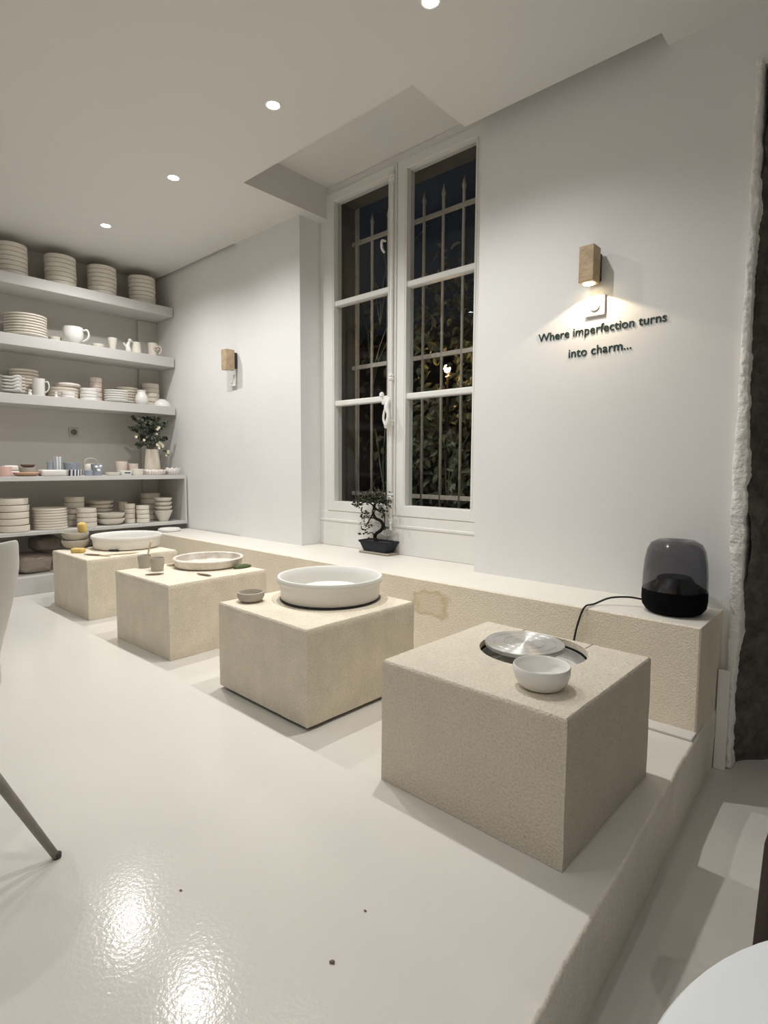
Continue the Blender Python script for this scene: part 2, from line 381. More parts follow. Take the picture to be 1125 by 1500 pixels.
# plaster ledge under the window
bm = BM()
add_prism(bm, [(-5.10, YL), (XE, YL), (XE, YW), (-5.10, YW)], 0, ZL, 'z')
bmesh.ops.bevel(bm, geom=[e for e in bm.edges if all(abs(v.co.z-ZL) < 1e-4 and v.co.y < YL+.01 for v in e.verts) or all(abs(v.co.x-XE) < 1e-4 and abs(v.co.y-YL) < 1e-3 for v in e.verts)], offset=.006, segments=1, affect='EDGES')
bmesh.ops.triangulate(bm, faces=[f_ for f_ in bm.faces if len(f_.verts) > 4])
for f_ in bm.faces: f_.material_index = 1 if f_.normal.z > .9 or f_.calc_center_median().z > ZL-.001 else 0
ledge = tag(obj('plaster_ledge', bm, [M['ledgefront'], M['ledgetop']]), 'long low beige plaster ledge running along the wall under the window', 'ledge')

bm = BM(); add_box(bm, -3.366, -1.797, YW, 2.976, 0, ZL); obj('window_recess_top', bm, M['ledgetop'], ledge)
# ------------------------------------------------------------------ window
win = bpy.data.objects.new('window_1', None); COL.objects.link(win); win['kind'] = 'structure'
y0 = 2.975
bm = BM()
add_box(bm, -3.366, -3.285, y0+.01, 3.075, .635, 3.13, .004); add_box(bm, -1.88, -1.797, y0+.01, 3.075, .635, 3.13, .004)
add_box(bm, -3.366, -1.797, y0+.012, 3.075, 3.075, 3.13, .004); add_box(bm, -3.366, -1.797, y0+.005, 3.075, .635, .70, .004)
add_box(bm, -3.366, -1.797, y0-.004, YN, .618, .638, .005)
obj('window_frame', bm, M['wood'], win)
for (a, b, g0, g1) in ((-3.285, -2.574, -3.20, -2.655), (-2.574, -1.88, -2.49, -1.955)):
    bm = BM()
    add_box(bm, a+.003, g0, y0, 3.06, .70, 3.075, .005); add_box(bm, g1, b-.003, y0, 3.06, .70, 3.075, .005)
    add_box(bm, a+.01, b-.01, y0+.001, 3.059, 3.01, 3.074, .004); add_box(bm, a+.01, b-.01, y0+.001, 3.059, .701, .775, .004)
    for z in (2.268, 1.524):
        add_box(bm, g0-.005, g1+.005, y0+.012, 3.05, z-.02, z+.02, .008)
    for (s0, s1) in ((g0-.016, g0-.010), (g1+.010, g1+.016)): add_box(bm, s0, s1, y0-.004, y0+.02, .78, 3.0, .002)
    obj('window_sash', bm, M['wood'], win)
    for (z0, z1) in ((.775, 1.504), (1.544, 2.248), (2.288, 3.01)):
        bm = BM(); add_box(bm, g0, g1, 3.020, 3.024, z0, z1); obj('window_pane', bm, M['glass'], win)
bm = BM(); add_tube(bm, [(-2.605, y0-.016, .60), (-2.605, y0-.016, 3.04)], .0125, 12)
for z in (.66, .84, 1.35, 1.66, 2.98): add_lathe(bm, [(.0, -.025), (.017, -.022), (.020, -.008), (.015, 0), (.020, .008), (.017, .022), (0, .025)], 14, (-2.605, y0-.016, z))
sharp(obj('window_bolt', bm, M['wood'], win))
bm = BM(); add_box(bm, -2.68, -2.60, y0-.035, y0-.01, 1.475, 1.525, .008)
add_tube(bm, [(-2.607, y0-.04, 1.50), (-2.612, y0-.055, 1.45), (-2.59, y0-.06, 1.40), (-2.60, y0-.06, 1.34), (-2.62, y0-.055, 1.315)], [.014, .018, .012, .018, .012], 10, 5)
add_tube(bm, [(-2.607, y0-.045, 1.48), (-2.63, y0-.055, 1.43), (-2.635, y0-.06, 1.37), (-2.615, y0-.055, 1.32)], [.009, .008, .008, .01], 8, 5)
add_lathe(bm, [(0, -.02), (.016, -.014), (.018, 0), (.012, .014), (0, .02)], 12, (-2.675, y0-.035, 1.545))
sharp(obj('window_handle', bm, M['wood'], win), 60)
bm = BM(); add_tube(bm, [(-2.67, y0-.01, 2.585), (-2.675, y0-.04, 2.58), (-2.672, y0-.045, 2.53), (-2.66, y0-.03, 2.50)], .008, 8, 4)
sharp(obj('window_latch', bm, M['wood'], win))
# iron grille outside
gr = thing('window_grille', 'rusty iron bar grille with spear tips outside the window', 'grille', (0, 0, 0))
for k in range(9):
    x = -3.25+.169*k
    bm = BM(); add_tube(bm, [(x, 3.27, .70), (x, 3.27, 2.90), (x, 3.27, 2.92), (x, 3.27, 2.99)], [.011, .011, .016, .001], 8); obj('bar', bm, M['iron'], gr, True)
for z in (.825, 1.835, 2.80):
    bm = BM(); add_box(bm, -3.298, -1.80, 3.262, 3.278, z-.016, z+.016, .003); obj('rail', bm, M['iron'], gr)
# garden beyond
bm = BM(); add_box(bm, -9, 3, 3.30, 7.0, -.4, .05); tag(obj('garden_ground', bm, M['ground']), 'dark garden soil outside below the window', 'ground')
bm = BM(); add_box(bm, -9, 3, 5.4, 5.6, .05, 2.7); tag(obj('garden_wall', bm, M['night']), 'dark wall at the end of the garden behind the ivy', 'wall')
bm = BM()
for i in range(7500):
    x = R.uniform(-5.4, -.9); z = .1+2.95*R.random(); y = 3.75+R.random()*.75+.25*noise.noise((x*1.2, z*1.2, 4))
    dens = noise.noise((x*1.7, z*1.5, 9))
    if x < -3.9+.3*z and R.random() < .75: continue
    if z > 2.68+.25*noise.noise((x*2, 0, 6)): continue
    if dens < -.25 or (abs(x+2.81) < .09 and abs(z-1.862) < .12 and y < 4.05) or (abs(x+2.81) < .06 and y > 3.82 and y < 4.0): continue
    add_leaf(bm, (x, y, z), Vector((R.uniform(-.7, .7), R.uniform(-.7, .2), R.uniform(-1, .4))), Vector((R.uniform(-.5, .5), -1, R.uniform(-.2, .8))), R.uniform(.06, .13), R.uniform(.035, .07))
o = obj('ivy', bm, M['leafdark']); o['kind'] = 'stuff'; tag(o, 'dense dark ivy leaves growing outside behind the iron grille', 'ivy')
bm = BM()
for (x, z, L) in ((-3.05, 2.35, .35), (-2.95, 2.5, .3), (-3.12, 1.9, .3), (-2.9, 1.75, .4), (-3.0, 1.05, .3), (-2.38, .98, .3)):
    for k in range(3):
        a = R.uniform(-.6, .9); add_tube(bm, [(x, 3.33, z-.2), (x+.1*a, 3.32, z), (x+.25*a, 3.34, z+L*.6), (x+.4*a, 3.36, z+L)], .0028, 5, 5)
for i in range(70):
    c = R.choice(((-2.8, 1.9), (-2.75, 1.35), (-2.8, 1.0), (-2.42, 1.0), (-2.45, 2.5), (-2.3, 1.1), (-2.55, 1.95)))
    add_leaf(bm, (c[0]+R.gauss(0, .07), 3.34+R.uniform(-.02, .05), c[1]+R.gauss(0, .10)), (R.uniform(-1, 1), -.3, R.uniform(-1, .6)), (0, -1, .4), R.uniform(.05, .09), R.uniform(.025, .04))
o = obj('creeper', bm, M['leafdark']); o['kind'] = 'stuff'; tag(o, 'thin creeper twigs and leaves caught on the window grille', 'creeper')
lt = thing('amber_glow', 'added bulb outside standing in for an amber glow in the window', 'glow', (-2.81, 3.90, 1.862))  # added bulb and post, standing in for an amber glow in the glass
bm = BM(); add_lathe(bm, [(0, -.034), (.02, -.027), (.03, 0), (.02, .027), (0, .034)], 16); obj('bulb', bm, M['amber_glow_lens'], lt, True)
bm = BM(); add_tube(bm, [(0, .01, -1.81), (0, .01, -.04)], .012, 8); obj('post', bm, M['mount'], lt)

# ------------------------------------------------------------------ wheel blocks, wheels, pans
def block_mesh(w, hc, hr, seed):
    """open-topped plaster block, local origin at front right bottom corner: x in [-w,0], y in [0,w]"""
    bm = BM(); N = 32
    def per(n):
        out = []
        for s in range(4):
            for i in range(n):
                t = i/n
                out.append([(-w+w*t, 0), (0, w*t), (-w*t, w), (-w, w-w*t)][s])
        return out
    P = per(24); n = len(P)
    def J(p, z, k=1.): 
        v = noise.noise_vector((p[0]*20+seed, p[1]*20, z*20))*.0016*k
        return (p[0]+v.x, p[1]+v.y, z+v.z*.5)
    ring0 = [Vector((p[0]-hc[0], p[1]-hc[1], 0)) for p in P]
    circ = [(hc[0]+q.normalized().x*hr, hc[1]+q.normalized().y*hr) for q in ring0]
    levels = []
    zs = [.016 if seed > 11 and seed < 11.2 else .001, .05, .1, .15, .2, .25, .3, .35, .385, B-.008]
    for z in zs: levels.append([bm.verts.new(J(p, z)) for p in P])
    ins = [(max(-w+.006, min(-.006, p[0])), max(.006, min(w-.006, p[1]))) for p in P]
    levels.append([bm.verts.new(J(p, B, .6)) for p in ins])
    for k in (.33, .66): levels.append([bm.verts.new((p[0]+(c[0]-p[0])*k, p[1]+(c[1]-p[1])*k, B)) for p, c in zip(ins, circ)])
    levels.append([bm.verts.new((c[0], c[1], B)) for c in circ])
    levels.append([bm.verts.new((c[0], c[1], B-.022)) for c in circ])
    levels.append([bm.verts.new((c[0], c[1], B-.10)) for c in circ])
    levels.append([bm.verts.new((hc[0], hc[1], B-.10)) for c in circ])
    for li, (a, b) in enumerate(zip(levels, levels[1:])):
        for i in range(n):
            j = (i+1) % n
            f_ = bm.faces.new((a[i], a[j], b[j], b[i])) if li < len(levels)-2 else bm.faces.new((a[i], a[j], b[i]))
            f_.smooth = True
            f_.material_index = 1 if li >= len(levels)-3 else 0
    bmesh.ops.remove_doubles(bm, verts=levels[-1], dist=1e-5)
    bmesh.ops.recalc_face_normals(bm, faces=list(bm.faces))
    return bm
BL = {4: (-.5731, 1.3339, -.0127, .6425), 3: (-1.6531, 1.3884, -.0199, .6470), 2: (-2.8115, 1.4166, .0188, .636), 1: (-3.9554, 1.4294, .0075, .642)}
BLAB = {4: 'rough beige plaster block nearest the camera with an open wheel hole in its top', 3: 'beige plaster block carrying the clean white splash pan, second nearest the camera',
        2: 'beige plaster block carrying the clay smeared pan and two clay cups', 1: 'beige plaster block farthest away beside the shelves with yellow sponges on it'}
HC = {4: (-.90, 1.782, .184), 3: (-1.988, 1.82, .20), 2: (-3.2, 1.88, .18), 1: (-4.36, 1.87, .17)}
blocks = {}
for k, (x1, yy, rz, w) in BL.items():
    hx, hy, hr = HC[k]; c, s = math.cos(-rz), math.sin(-rz); dx, dy = hx-x1, hy-yy
    hl = (c*dx-s*dy, s*dx+c*dy)
    o = obj('wheel_block', block_mesh(w, hl, hr, k*3.7), [M['plaster'] if k in (4,) else M['plaster2'], M['black']], None, False, (x1, yy, 0), rz)
    o.data.set_sharp_from_angle(angle=math.radians(50)); tag(o, BLAB[k], 'wheel block', 'plaster wheel blocks'); blocks[k] = o
    if k == 3:
        bm = BM(); add_box(bm, -w+.03, -.03, .03, w-.03, 0, .02); obj('shadow_gap_plinth', bm, M['black'], o)  # recessed base, black to imitate the shade in the gap under the block
    if k == 4:
        bm = BM(); add_box(bm, hl[0]-.135, hl[0]-.131, hl[1]+.13, w-.004, B-.002, B+.0006); obj('seam', bm, M['tooldark'], o)
        bm = BM(); add_box(bm, hl[0]+.131, hl[0]+.135, hl[1]+.13, w-.004, B-.002, B+.0006); obj('seam', bm, M['tooldark'], o)
# front wheel
wh = thing('potter_wheel', 'round silver wheel head set in the hole of the nearest block', 'potter wheel', (-.90, 1.782, B-.099))
bm = BM(); add_lathe(bm, [(0, 0), (.176, 0), (.176, .03), (.168, .034), (0, .034)], 64); sharp(obj('splash_tray', bm, M['white'], wh))
bm = BM(); add_lathe(bm, [(.178, .0), (.1795, .07), (.176, .07), (.174, .03), (.174, 0)], 64); sharp(obj('steel_ring', bm, M['metalhead'], wh))
bm = BM(); add_lathe(bm, [(0, .034), (.03, .034), (.03, .095), (0, .095)], 24, (-.035, .012, 0)); sharp(obj('shaft', bm, M['black'], wh))
bm = BM(); pr = [(0, .095), (.134, .095), (.1385, .099), (.1385, .109), (.1365, .112)]
for r_ in (.11, .108, .072, .070, .036): pr += [(r_+.001, .112), (r_, .1113), (r_-.001, .112)]
pr += [(0, .112)]; add_lathe(bm, pr, 96); sharp(obj('wheel_head', bm, M['metalhead'], wh, False, (-.040, .015, 0)), 25)
# splash pans with wheel heads inside
def pan(loc, r0, r1, h, m, label, smear=False):
    p = thing('splash_pan', label, 'splash pan', loc, 0, 'splash pans on the wheel blocks')
    bm = BM(); t = .008
    add_lathe(bm, [(0, .005), (r0*.97, .005), (r0, .01), (r0+(r1-r0)*.35, h*.66), (r0+(r1-r0)*.45, h*.72), (r1, h*.78), (r1+.002, h*.9), (r1-.003, h), (r1-.012, h), (r1-.018, h*.93), (r0-t+(r1-r0)*.25, h*.66), (r0-t, .014), (r0*.9, .008), (0, .008)], 72)
    sharp(obj('basin', bm, m, p), 50)
    g = BM()
    if h > .11: add_lathe(g, [(0, 0), (r0+.004, 0), (r0+.004, .005), (0, .005)], 64, (.003, -.003, -.0005)); sharp(obj('gap_shade_disc', g, M['black'], p))  # black disc stands in for the shaded gap round the pan base
    else: g.free()
    if smear: return p
    bm = BM(); add_lathe(bm, [(0, .008), (.05, .008), (.05, .035), (.148, .035), (.152, .039), (.152, .046), (.148, .05), (.012, .05), (0, .052)], 64); sharp(obj('wheel_head', bm, M['pan'] if not smear else M['pandirty'], p))
    return p
pan((-1.988, 1.82, B+.001), .236, .253, .112, M['pan'], 'clean white plastic splash pan on the second nearest block')
pan((-3.2, 1.885, B+.001), .204, .214, .058, M['pandirty'], 'shallow white splash pan smeared with brown clay', True)
p1 = pan((-4.385, 1.885, B+.001), .236, .253, .10, M['pan'], 'tall white splash pan on the farthest block near the shelves')
bm = BM(); add_box(bm, .0, .07, -.243, -.225, -.0, .012, .002); obj('drain_slot', bm, M['black'], p1, rotz=.62)

# ------------------------------------------------------------------ generic pottery
def bowl_prof(rf, rr, h, t=.005, curve=.5):
    P = [(0, 0), (rf, 0)]; n = 8
    for i in range(1, n+1):
        u = i/n; P.append((rf+(rr-rf)*u**curve, h*u))
    P.append((rr-t*.5, h+t*.3)); P.append((rr-t, h))
    for i in range(n-1, -1, -1):
        u = i/n; P.append((max(.001, rf+(rr-rf)*u**curve-t), max(t, h*u+(t if i == 0 else 0))))
    P.append((0, t)); return P
def pot(prof, seg=36, wob=0., seed=0, c=(0, 0, 0)): 
    bm = BM(); add_lathe(bm, prof, seg, c, wob, seed); return bm
def single(name, label, cat, prof, m, loc, seg=40, wob=0., group=None, seed=0, ang=50):
    return tag(sharp(obj(name, pot(prof, seg, wob, seed), m, None, False, loc), ang), label, cat, group)
def handle_bm(r, h, d, th=.006, ang=0.):
    bm = BM(); pts = [(r*.98, 0, h*.82), (r+d*.7, 0, h*.86), (r+d, 0, h*.62), (r+d*.75, 0, h*.36), (r*.98, 0, h*.2)]
    add_tube(bm, pts, [th, th*.95, th*.9, th*.95, th], 8, 6); return bm
ORD = ['topmost', 'second from top', 'third from top', 'fourth from top', 'fifth from top', 'sixth from top', 'seventh from top', 'eighth from top', 'ninth from top', 'tenth from top']
def stack(name, cat, noun, where, n, loc, pitch, prof, m, group, wob=0., jit=.002, seg=36, lift=0., topm=None):
    base = None
    for i in range(n):
        pos = 'bottom one' if i == 0 and n > 1 else ORD[n-1-i]
        lab = f'{noun}, {pos} of {where}'
        l = (loc[0]+R.uniform(-jit, jit), loc[1]+R.uniform(-jit, jit), loc[2]+i*pitch)
        if base is None:
            o = base = tag(sharp(obj(name, pot(prof, seg, wob, R.random()*9), m, None, False, l), 50), lab, cat, group)
        else:
            o = base.copy(); COL.objects.link(o); o.location = l; o['label'] = lab
        o.rotation_euler[2] = R.uniform(0, 6.28)
        if i == n-1 and topm: o.data = o.data.copy(); o.data.materials[0] = topm
def drum(r, p):   # straight sided shallow bowl that stacks rim to foot
    return [(0, 0), (r*.9, 0), (r*.985, p*.10), (r, p*.3), (r, p*.86), (r*.992, p*.985), (r*.97, p*.985), (r*.96, p*.5), (r*.8, p*.3), (0, p*.3)]
def plate(r, p, t=.42):   # rimmed plate nested with a dark gap between rims
    return [(0, 0), (r*.58, 0), (r*.62, p*.25), (r*.97, p*.95), (r, p*1.15), (r*.99, p*1.15+p*t), (r*.955, p*1.15+p*t*.8), (r*.62, p*.25+p*t), (0, p*.25+p*t)]

# ------------------------------------------------------------------ shelves
S1, S2, S3, S4, S5 = 2.570, 2.093, 1.619, .9525, .5068
XS, XS2 = -5.287, -5.103
for z, th, lab in ((S1, .087, 'thick white wall shelf just under the ceiling, the highest one'), (S2, .091, 'thick white wall shelf, second from the ceiling, holding the big teacup'), (S3, .08, 'thick white wall shelf, third from the ceiling, above the flower vase')):
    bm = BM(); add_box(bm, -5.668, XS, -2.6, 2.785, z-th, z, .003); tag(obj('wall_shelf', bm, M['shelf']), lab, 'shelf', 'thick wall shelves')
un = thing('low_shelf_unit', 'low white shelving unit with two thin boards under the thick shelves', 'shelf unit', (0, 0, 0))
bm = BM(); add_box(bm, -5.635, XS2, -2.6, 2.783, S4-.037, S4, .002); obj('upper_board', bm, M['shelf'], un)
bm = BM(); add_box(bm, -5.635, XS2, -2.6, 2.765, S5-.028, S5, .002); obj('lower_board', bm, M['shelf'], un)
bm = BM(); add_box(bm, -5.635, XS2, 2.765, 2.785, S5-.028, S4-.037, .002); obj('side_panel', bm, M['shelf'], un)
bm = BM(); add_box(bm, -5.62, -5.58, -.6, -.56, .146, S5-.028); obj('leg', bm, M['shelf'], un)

# top shelf: four tall stacks
for y, r, lab in ((1.481, .113, 'the leftmost stack on the top shelf'), (1.845, .122, 'the second stack from left, top shelf'), (2.190, .121, 'the third stack from left, top shelf'), (2.558, .121, 'the corner stack on the top shelf')):
    stack('bowl', 'bowl', 'cream straight-sided bowl', lab, 7, (-5.445, y, S1+.001), .0365, drum(r, .0365), M['cream'], 'bowl stacks on the top shelf')
# second shelf
stack('dinner_plate', 'plate', 'cream rimmed plate', 'the plate stack left of the big teacup', 8, (-5.475, 1.569, S2+.001), .0222, plate(.157, .0222), M['cream'], 'plates on the second shelf')
single('dish', 'grey-white little dish between the plate stack and the big teacup', 'dish', bowl_prof(.04, .05, .06), M['cream'], (-5.50, 1.80, S2+.001))
tcup = thing('teacup', 'big white teacup with a round handle on the second shelf', 'cup', (-5.406, 1.915, S2+.001), .75)
bm = pot([(0, 0), (.04, 0), (.043, .008), (.07, .03), (.082, .07), (.084, .11), (.079, .15), (.076, .152), (.074, .15), (.078, .11), (.076, .07), (.06, .03), (0, .012)]); sharp(obj('bowl', bm, M['white'], tcup))
obj('handle', handle_bm(.08, .15, .055, .009), M['white'], tcup, True)
single('dish', 'low flat dish just right of the big teacup on the second shelf', 'dish', bowl_prof(.04, .05, .028), M['cream'], (-5.35, 2.10, S2+.001))
single('cup', 'small flared cream cup in the middle of the second shelf', 'cup', bowl_prof(.026, .042, .108, .004, .8), M['cream'], (-5.369, 2.234, S2+.001))
bm = BM()   # small animal figure
add_tube(bm, [(0, 0, 0), (0, .002, .02), (0, -.004, .05), (0, .004, .078), (0, .012, .092)], [.024, .026, .020, .013, .012], 12, 5)
add_lathe(bm, [(0, -.018), (.012, -.013), (.018, 0), (.012, .013), (0, .018)], 14, (0, .018, .108)); add_tube(bm, [(0, .028, .106), (0, .044, .10)], [.011, .006], 10, 2)
add_tube(bm, [(0, -.01, .045), (0, -.032, .062), (0, -.04, .078)], [.012, .009, .011], 8, 4)
tag(obj('figurine', bm, M['white'], None, True, (-5.345, 2.365, S2+.002)), 'tiny pale animal figurine standing on the second shelf', 'figurine')
single('tumbler', 'pale tapered tumbler beside the tiny figurine', 'cup', bowl_prof(.046, .036, .105, .004, 1.), M['cream'], (-5.368, 2.452, S2+.001))
fc = thing('flower_cup', 'cup decorated with a raised flower at the right end of the second shelf', 'cup', (-5.385, 2.62, S2+.001))
sharp(obj('bowl', pot(bowl_prof(.04, .043, .125, .004, 1.)), M['cream'], fc))
bm = BM()
for i in range(5):
    a = i*2*PI/5; add_lathe(bm, [(0, -.008), (.014, 0), (0, .01)], 10, (.046, .012+.018*math.cos(a), .07+.018*math.sin(a)))
add_tube(bm, [(.04, .02, .1), (.05, .055, .09), (.045, .06, .05), (.04, .035, .02)], .007, 8, 5); obj('flower', bm, M['rosy'], fc, True)

# third shelf
def wavy_bm(r, p, seed):
    b = BM(); rings = []
    for (rr, z, wv) in ((0, 0, 0), (r*.5, 0, 0), (r*.8, p*.5, .4), (r, p*.8, 1), (r, p*1.15, 1), (r*.8, p*.9, .4), (r*.5, p*.4, 0), (0, p*.4, 0)):
        if rr == 0: rings.append([b.verts.new((0, 0, z))]); continue
        rings.append([b.verts.new((rr*math.cos(t)*(1+.05*wv*math.sin(5*t)), rr*math.sin(t)*(1+.05*wv*math.sin(5*t)), z+wv*.008*math.sin(4*t+seed)+wv*.004*math.sin(7*t))) for t in [2*PI*i/48 for i in range(48)]])
    for a, c in zip(rings, rings[1:]):
        for i in range(48):
            j = (i+1) % 48
            if len(a) == 1: b.faces.new((a[0], c[j], c[i]))
            elif len(c) == 1: b.faces.new((a[i], a[j], c[0]))
            else: b.faces.new((a[i], a[j], c[j], c[i]))
    return b
base = None
for i in range(5):
    lab = f"wavy-edged white dish, {'bottom one' if i == 0 else ORD[4-i]} of the wavy stack, third shelf"; l = (-5.39+R.uniform(-.003, .003), 1.43, S3+.014+i*.026)
    if not base: o = base = tag(obj('wavy_dish', wavy_bm(.088, .02, 1), M['white'], None, True, l), lab, 'dish', 'wavy dishes on the third shelf')
    else: o = base.copy(); COL.objects.link(o); o.location = l; o['label'] = lab
stack('dinner_plate', 'plate', 'beige plate', 'the tall stack behind the wavy dishes', 8, (-5.555, 1.56, S3+.001), .0265, plate(.108, .0265), M['bisque'], 'plates behind the wavy dishes')
mug = thing('mug', 'plain white mug with a thin handle on the third shelf', 'mug', (-5.375, 1.617, S3+.001), .75)
sharp(obj('body', pot([(0, 0), (.043, 0), (.046, .006), (.046, .135), (.048, .146), (.045, .146), (.042, .13), (.042, .008), (0, .008)]), M['white'], mug)); obj('handle', handle_bm(.046, .14, .04, .006), M['white'], mug, True)
def knob_prof(r, h): return [(0, 0), (r, 0), (r, h*.3), (r*.55, h*.5), (r*.9, h*.75), (r*.9, h*.92), (0, h)]
single('pot_stopper', 'thumb-sized white pot stopper just left of the white mug', 'stopper', knob_prof(.015, .046), M['white'], (-5.325, 1.535, S3+.001), 16)
single('pot_stopper', 'thumb-sized white pot stopper right of the white mug handle', 'stopper', knob_prof(.013, .048), M['white'], (-5.325, 1.73, S3+.001), 16)
stack('bowl', 'bowl', 'beige shallow bowl', 'the wide stack right of the white mug', 4, (-5.535, 1.862, S3+.001), .026, drum(.122, .026), M['bisque'], 'wide bowls right of the mug')
single('platter', 'rounded beige platter lying on the wide bowl stack right of the mug', 'platter', [(0, 0), (.07, 0), (.10, .012), (.105, .028), (.095, .04), (.06, .046), (0, .048)], M['cream'], (-5.52, 1.89, S3+.107), 36, .03)
stack('small_dish', 'dish', 'small rosy white dish', 'the low pair before the wide bowls', 2, (-5.345, 1.83, S3+.001), .026, drum(.052, .026), M['white'], 'small dishes in front of the wide bowls')
stack('bowl', 'bowl', 'small white bowl', 'the low bowl stack mid third shelf', 4, (-5.40, 2.024, S3+.001), .027, drum(.071, .027), M['white'], 'small white bowls on the third shelf', .04)
stack('cup', 'cup', 'rosy beige cup', 'the tall cup stack behind the small white bowls', 5, (-5.51, 2.128, S3+.001), .045, drum(.052, .045), M['rosy'], 'rosy cups on the third shelf', .03)
stack('side_plate', 'plate', 'white side plate', 'the front plate stack near the white jug', 5, (-5.395, 2.262, S3+.001), .0205, plate(.103, .0205), M['white'], 'side plates near the white jug')
stack('side_plate', 'plate', 'dark-edged beige plate', 'the stack behind the white side plates', 6, (-5.555, 2.425, S3+.001), .0255, plate(.105, .0255), M['bisque'], 'dark-edged plates behind')
single('jug', 'pear-shaped white jug on the third shelf', 'jug', [(0, 0), (.04, 0), (.056, .02), (.061, .05), (.053, .085), (.038, .112), (.036, .125), (.043, .14), (.04, .14), (.033, .125), (.035, .11), (.05, .08), (.055, .05), (.05, .02), (0, .01)], M['white'], (-5.387, 2.497, S3+.001))
stack('cup', 'cup', 'beige handleless cup', 'the cup stack behind the jug near the corner', 5, (-5.545, 2.665, S3+.001), .046, drum(.08, .046), M['bisque'], 'beige cups near the corner', .05)
single('upturned_bowl', 'small white bowl turned upside down at the shelf corner', 'bowl', [(0, .012), (.066, .012), (.076, 0), (.08, 0), (.077, .025), (.06, .05), (.035, .062), (.033, .07), (0, .07)], M['white'], (-5.375, 2.695, S3+.001))

# display shelf with coloured pieces
single('bowl', 'pink glazed bowl at the far left of the coloured display shelf', 'bowl', bowl_prof(.05, .062, .075), M['pink'], (-5.21, 1.287, S4+.001))
bm = BM(); add_box(bm, -.045, .045, -.05, .05, 0, .04, .01, 3); tag(obj('clay_block', bm, M['white'], None, True, (-5.375, 1.385, S4+.001)), 'white rounded block, lower of the two left of the brown dish', 'block')
bm = BM(); add_box(bm, -.045, .045, -.05, .05, 0, .045, .012, 3); tag(obj('clay_block', bm, M['white'], None, True, (-5.375, 1.38, S4+.042)), 'white rounded block, upper of the two left of the brown dish', 'block')
single('plate', 'wide terracotta plate lying at the front of the coloured display', 'plate', [(0, 0), (.06, 0), (.09, .012), (.1, .026), (.098, .03), (.085, .018), (0, .008)], M['terra'], (-5.225, 1.457, S4+.001))
single('trinket_dish', 'brown oval dish resting on the beige pot behind the terracotta plate', 'dish', bowl_prof(.03, .055, .025), M['brown'], (-5.40, 1.515, S4+.069))
single('pot', 'low beige pot behind the terracotta plate', 'pot', bowl_prof(.055, .062, .067), M['greyclay'], (-5.40, 1.515, S4+.001))
bm = BM(); add_box(bm, -.06, .06, -.095, .095, 0, .052, .014, 3); b2 = BM()
tag(obj('butter_dish', bm, M['palegrey'], None, True, (-5.19, 1.632, S4+.001)), 'oblong pale dish with faint grey pattern on the display shelf', 'dish')
for (x, y, r, h, mm, lab) in ((-5.33, 1.662, .024, .115, 'blue', 'slim dark blue tumbler at the left of the tall striped mug'), (-5.31, 1.715, .034, .16, 'bluestripe', 'tall blue and white striped tumbler on the display shelf')):
    single('tumbler', lab, 'cup', bowl_prof(r*.92, r, h, .004, 1.), M[mm], (x, y, S4+.001))
bm2 = single('bowl', 'round blue-grey bowl behind the navy striped dish', 'bowl', bowl_prof(.04, .064, .112, .005, .45), M['blue'], (-5.305, 1.822, S4+.001))
single('striped_dish', 'white dish with bold navy stripes at the shelf front', 'dish', bowl_prof(.058, .066, .05), M['navystripe'], (-5.185, 1.80, S4+.001))
single('small_dish', 'little cobalt blue dish right of the navy striped dish', 'dish', bowl_prof(.028, .032, .045), M['blue'], (-5.15, 1.902, S4+.001))
kt = thing('lidded_basket_pot', 'pale round pot with an arched grey handle over its top', 'pot', (-5.335, 1.995, S4+.001))
sharp(obj('body', pot([(0, 0), (.05, 0), (.06, .03), (.06, .08), (.045, .10), (0, .105)]), M['cream'], kt))
bm = BM(); add_tube(bm, [(0, -.058, .08), (0, -.05, .13), (0, 0, .15), (0, .05, .13), (0, .058, .08)], .007, 8, 6); obj('handle', bm, M['greyclay'], kt, True)
bc = thing('painted_cup', 'blue cup painted with white flowers in front of the handled pot', 'cup', (-5.215, 2.0, S4+.001))
sharp(obj('body', pot(bowl_prof(.036, .05, .10, .004, .6)), M['blue'], bc))
bm = BM()
for (a, z) in ((-.5, .075), (.25, .08), (-.1, .045)): add_lathe(bm, [(0, -.016), (.012, -.008), (.016, 0), (.012, .008), (0, .016)], 10, (.043*math.cos(a), .043*math.sin(a), z))
obj('painted_flower', bm, M['white'], bc, True)
single('saucer', 'flat pale saucer in front of the painted blue cup', 'saucer', bowl_prof(.055, .072, .024), M['cream'], (-5.182, 2.065, S4+.001)) if False else None
single('saucer', 'flat pale saucer right of the painted blue cup', 'saucer', bowl_prof(.05, .062, .026), M['cream'], (-5.172, 2.115, S4+.001))
dd = thing('painted_dish', 'white oval dish with a dark painted mark on its front', 'dish', (-5.19, 2.235, S4+.001))
sharp(obj('body', pot(bowl_prof(.048, .056, .04)), M['white'], dd)); bm = BM(); add_box(bm, .0535, .0565, -.03, .022, .018, .028, .001); obj('painted_mark', bm, M['navy'], dd)
single('bowl', 'pale green-grey low bowl between painted dish and striped tray', 'bowl', bowl_prof(.048, .058, .056), M['cream'], (-5.195, 2.345, S4+.001))
single('cup', 'thin rosy cup with flared rim, left of the pair before the vase', 'cup', bowl_prof(.03, .052, .125, .004, .5), M['rosy'], (-5.33, 2.262, S4+.001), wob=.05)
single('cup', 'thin rosy cup, right of the pair beside the flower vase', 'cup', bowl_prof(.03, .045, .105, .004, .5), M['rosy'], (-5.34, 2.375, S4+.001), wob=.04)
